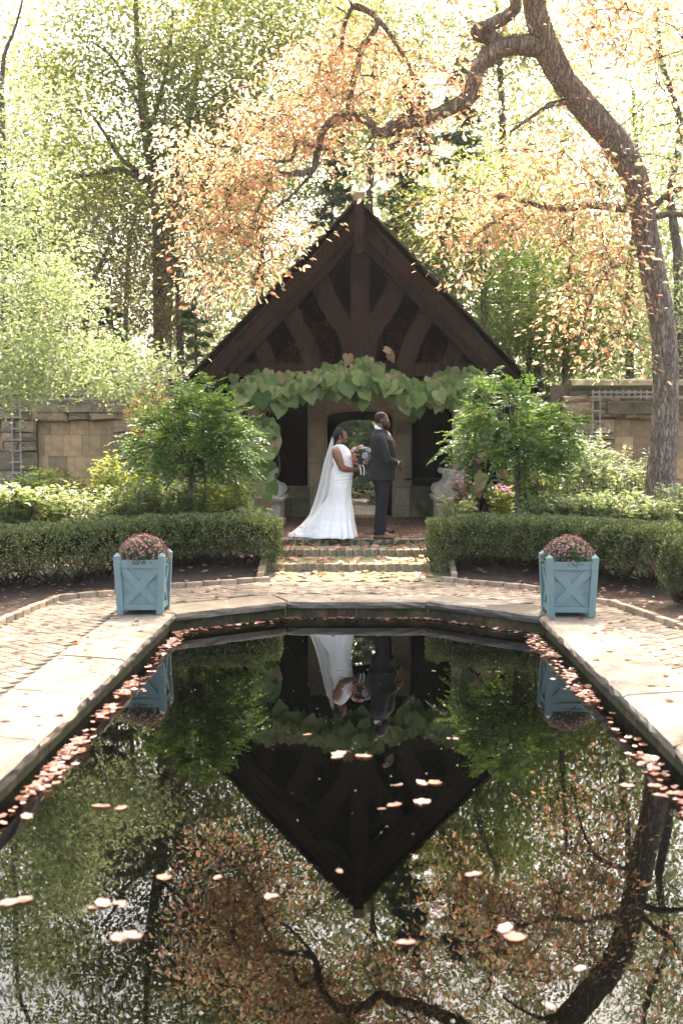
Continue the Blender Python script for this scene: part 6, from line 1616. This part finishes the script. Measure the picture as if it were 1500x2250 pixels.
    vv = [958, 975, 990, 1015, 1040, 1062, 1085, 1105, 1131, 1150, 1160]; lft = [729.5, 724, 720, 712, 707, 702, 696, 690, 680, 664, 655]; rgt = [735, 733, 732, 731, 729, 727, 724, 716, 703, 690, 672]
    rows = []; nw = 60
    for v in np.linspace(958, 1158, 60):
        a_, c_ = np.interp(v, vv, lft), np.interp(v, vv, rgt); xl, z = L(a_, v); xr, _ = L(c_, v); t = (v - 958) / 200; wd = .035 + .24 * min(t * 1.6, 1)
        rows.append([W(xl + (xr - xl) * abs(s) ** 1.6 + .016 * t * math.sin(s * 21 + 1.5), wd * s + .01 * t * math.sin(s * 33), z + .012) for s in np.linspace(-1, 1, nw)])
    vb = MB(); vb.add([p for r_ in rows for p in r_], [(i * nw + j, i * nw + j + 1, (i + 1) * nw + j + 1, (i + 1) * nw + j) for i in range(59) for j in range(nw - 1)])
    vl = vb.obj('veil', m, root, True); return root, W, L
_, BW_, BL_ = bride()
# bouquet
t = empty('bouquet', BW_(.33, 0, 1.02), 'bouquet of white and coral flowers with greenery and ribbon held by the bride', 'bouquet')
rs = np.random.RandomState(88)
M['coral'] = leafmat('coral_petal', [(.62, .20, .16), (.66, .28, .22), (.55, .16, .12)], .3); M['petal'] = leafmat('white_petal', [(.72, .70, .70), (.76, .74, .72), (.68, .66, .70)], .3, tsat=(1, 1, 1))
M['blush'] = leafmat('blush_petal', [(.66, .48, .42), (.7, .54, .48)], .3); M['euc'] = leafmat('bouquet_leaf', [(.03, .06, .035), (.05, .09, .055), (.08, .12, .09)], .3)
cB = np.array(BW_(.325, -.01, 1.215))
def blossom(c, out, R_, m, name='flower'):
    P, A, N, Ls = [], [], [], []; out = out / np.linalg.norm(out); u = np.cross(out, [.2, .3, 1]); u /= np.linalg.norm(u); v = np.cross(out, u)
    for ring, (k, tilt) in enumerate(((4, 1.1), (6, .75), (8, .4), (9, .1))):
        for i in range(k):
            th = 2 * math.pi * (i + ring * .4) / k; rad_ = u * math.cos(th) + v * math.sin(th); a = rad_ * math.cos(tilt) + out * math.sin(tilt)
            P.append(c + rad_ * R_ * .1 * ring); A.append(a); N.append(out * math.cos(tilt) - rad_ * math.sin(tilt)); Ls.append(R_ * (.55 + .13 * ring))
    link(name, leaf_mesh(name, np.array(P), np.array(A), np.array(N), np.array(Ls), .85, T_OVAL), m, t)
for (u, v, dy, R_, m) in ((777, 985, -.06, .045, 'petal'), (786, 982, -.09, .042, 'coral'), (796, 981, -.05, .036, 'petal'), (775, 996, -.08, .05, 'coral'), (782, 1006, -.10, .036, 'coral'), (777, 1012, -.07, .032, 'coral'), (808, 985, -.04, .055, 'petal'), (803, 998, -.09, .05, 'petal'), (811, 1001, -.06, .045, 'petal'), (803, 1011, -.07, .04, 'blush'), (793, 977, -.02, .034, 'petal'), (771, 989, -.04, .034, 'blush'), (790, 996, .09, .05, 'petal'), (805, 990, .1, .05, 'coral'), (780, 1000, .1, .05, 'petal')):
    x, z = BL_(u, v); p = np.array(BW_(x, dy, z)); o_ = p - cB + np.array([0, -.03 if dy < 0 else .03, .01]); blossom(p, o_, R_, M[m])
n = 420; d = nrm(rs.normal(size=(n, 3))); P = cB + d * np.array([.115, .10, .115]) * rs.uniform(.3, 1.0, (n, 1)); link('greenery', leaf_mesh('greenery', P, d + rs.normal(size=(n, 3)) * .4, rdir(n, rs), rs.uniform(.03, .06, n), .42), M['euc'], t)
b = MB()
for i in range(9): b.tube([BW_(.315 + rs.uniform(-.04, .04), rs.uniform(-.04, .04), 1.13), BW_(.27 + rs.uniform(-.012, .012), rs.uniform(-.012, .012), 1.01), BW_(.255 + rs.uniform(-.02, .02), rs.uniform(-.02, .02), .93)], .004, 5)
b.obj('stems', M['euc'], t)
b = MB()
for q, pts in enumerate(([(.26, -.03, 1.075), (.31, -.05, 1.07), (.335, -.05, 1.03), (.335, -.05, .95), (.33, -.05, .92)], [(.27, -.035, 1.07), (.235, -.06, 1.085), (.22, -.05, 1.10), (.25, -.04, 1.075)], [(.27, -.035, 1.07), (.285, -.05, 1.0), (.29, -.05, .93)])):
    P = interp([BW_(*p) for p in pts], 14); b.loft([[p + Vector((-.007, 0, 0)), p + Vector((-.007, .002, 0)), p + Vector((.007, .002, .002)), p + Vector((.007, 0, .002))] for p in P])
b.obj('ribbon', M['shirt'], t)

# ================================================================== AIR
hz = MB().box((0, 12, 8.5), (70, 100, 20.4))
hm = bpy.data.materials.new('haze'); hm.use_nodes = True; hn = hm.node_tree; hn.nodes.remove(hn.nodes['Principled BSDF'])
pv = hn.nodes.new('ShaderNodeVolumePrincipled'); pv.inputs['Color'].default_value = (.95, .95, .93, 1); pv.inputs['Density'].default_value = .0004; pv.inputs['Anisotropy'].default_value = .7
hn.links.new(pv.outputs[0], hn.nodes['Material Output'].inputs['Volume'])
tag(hz.obj('haze', hm), 'thin bright haze hanging in the air under the backlit trees', kind='stuff')
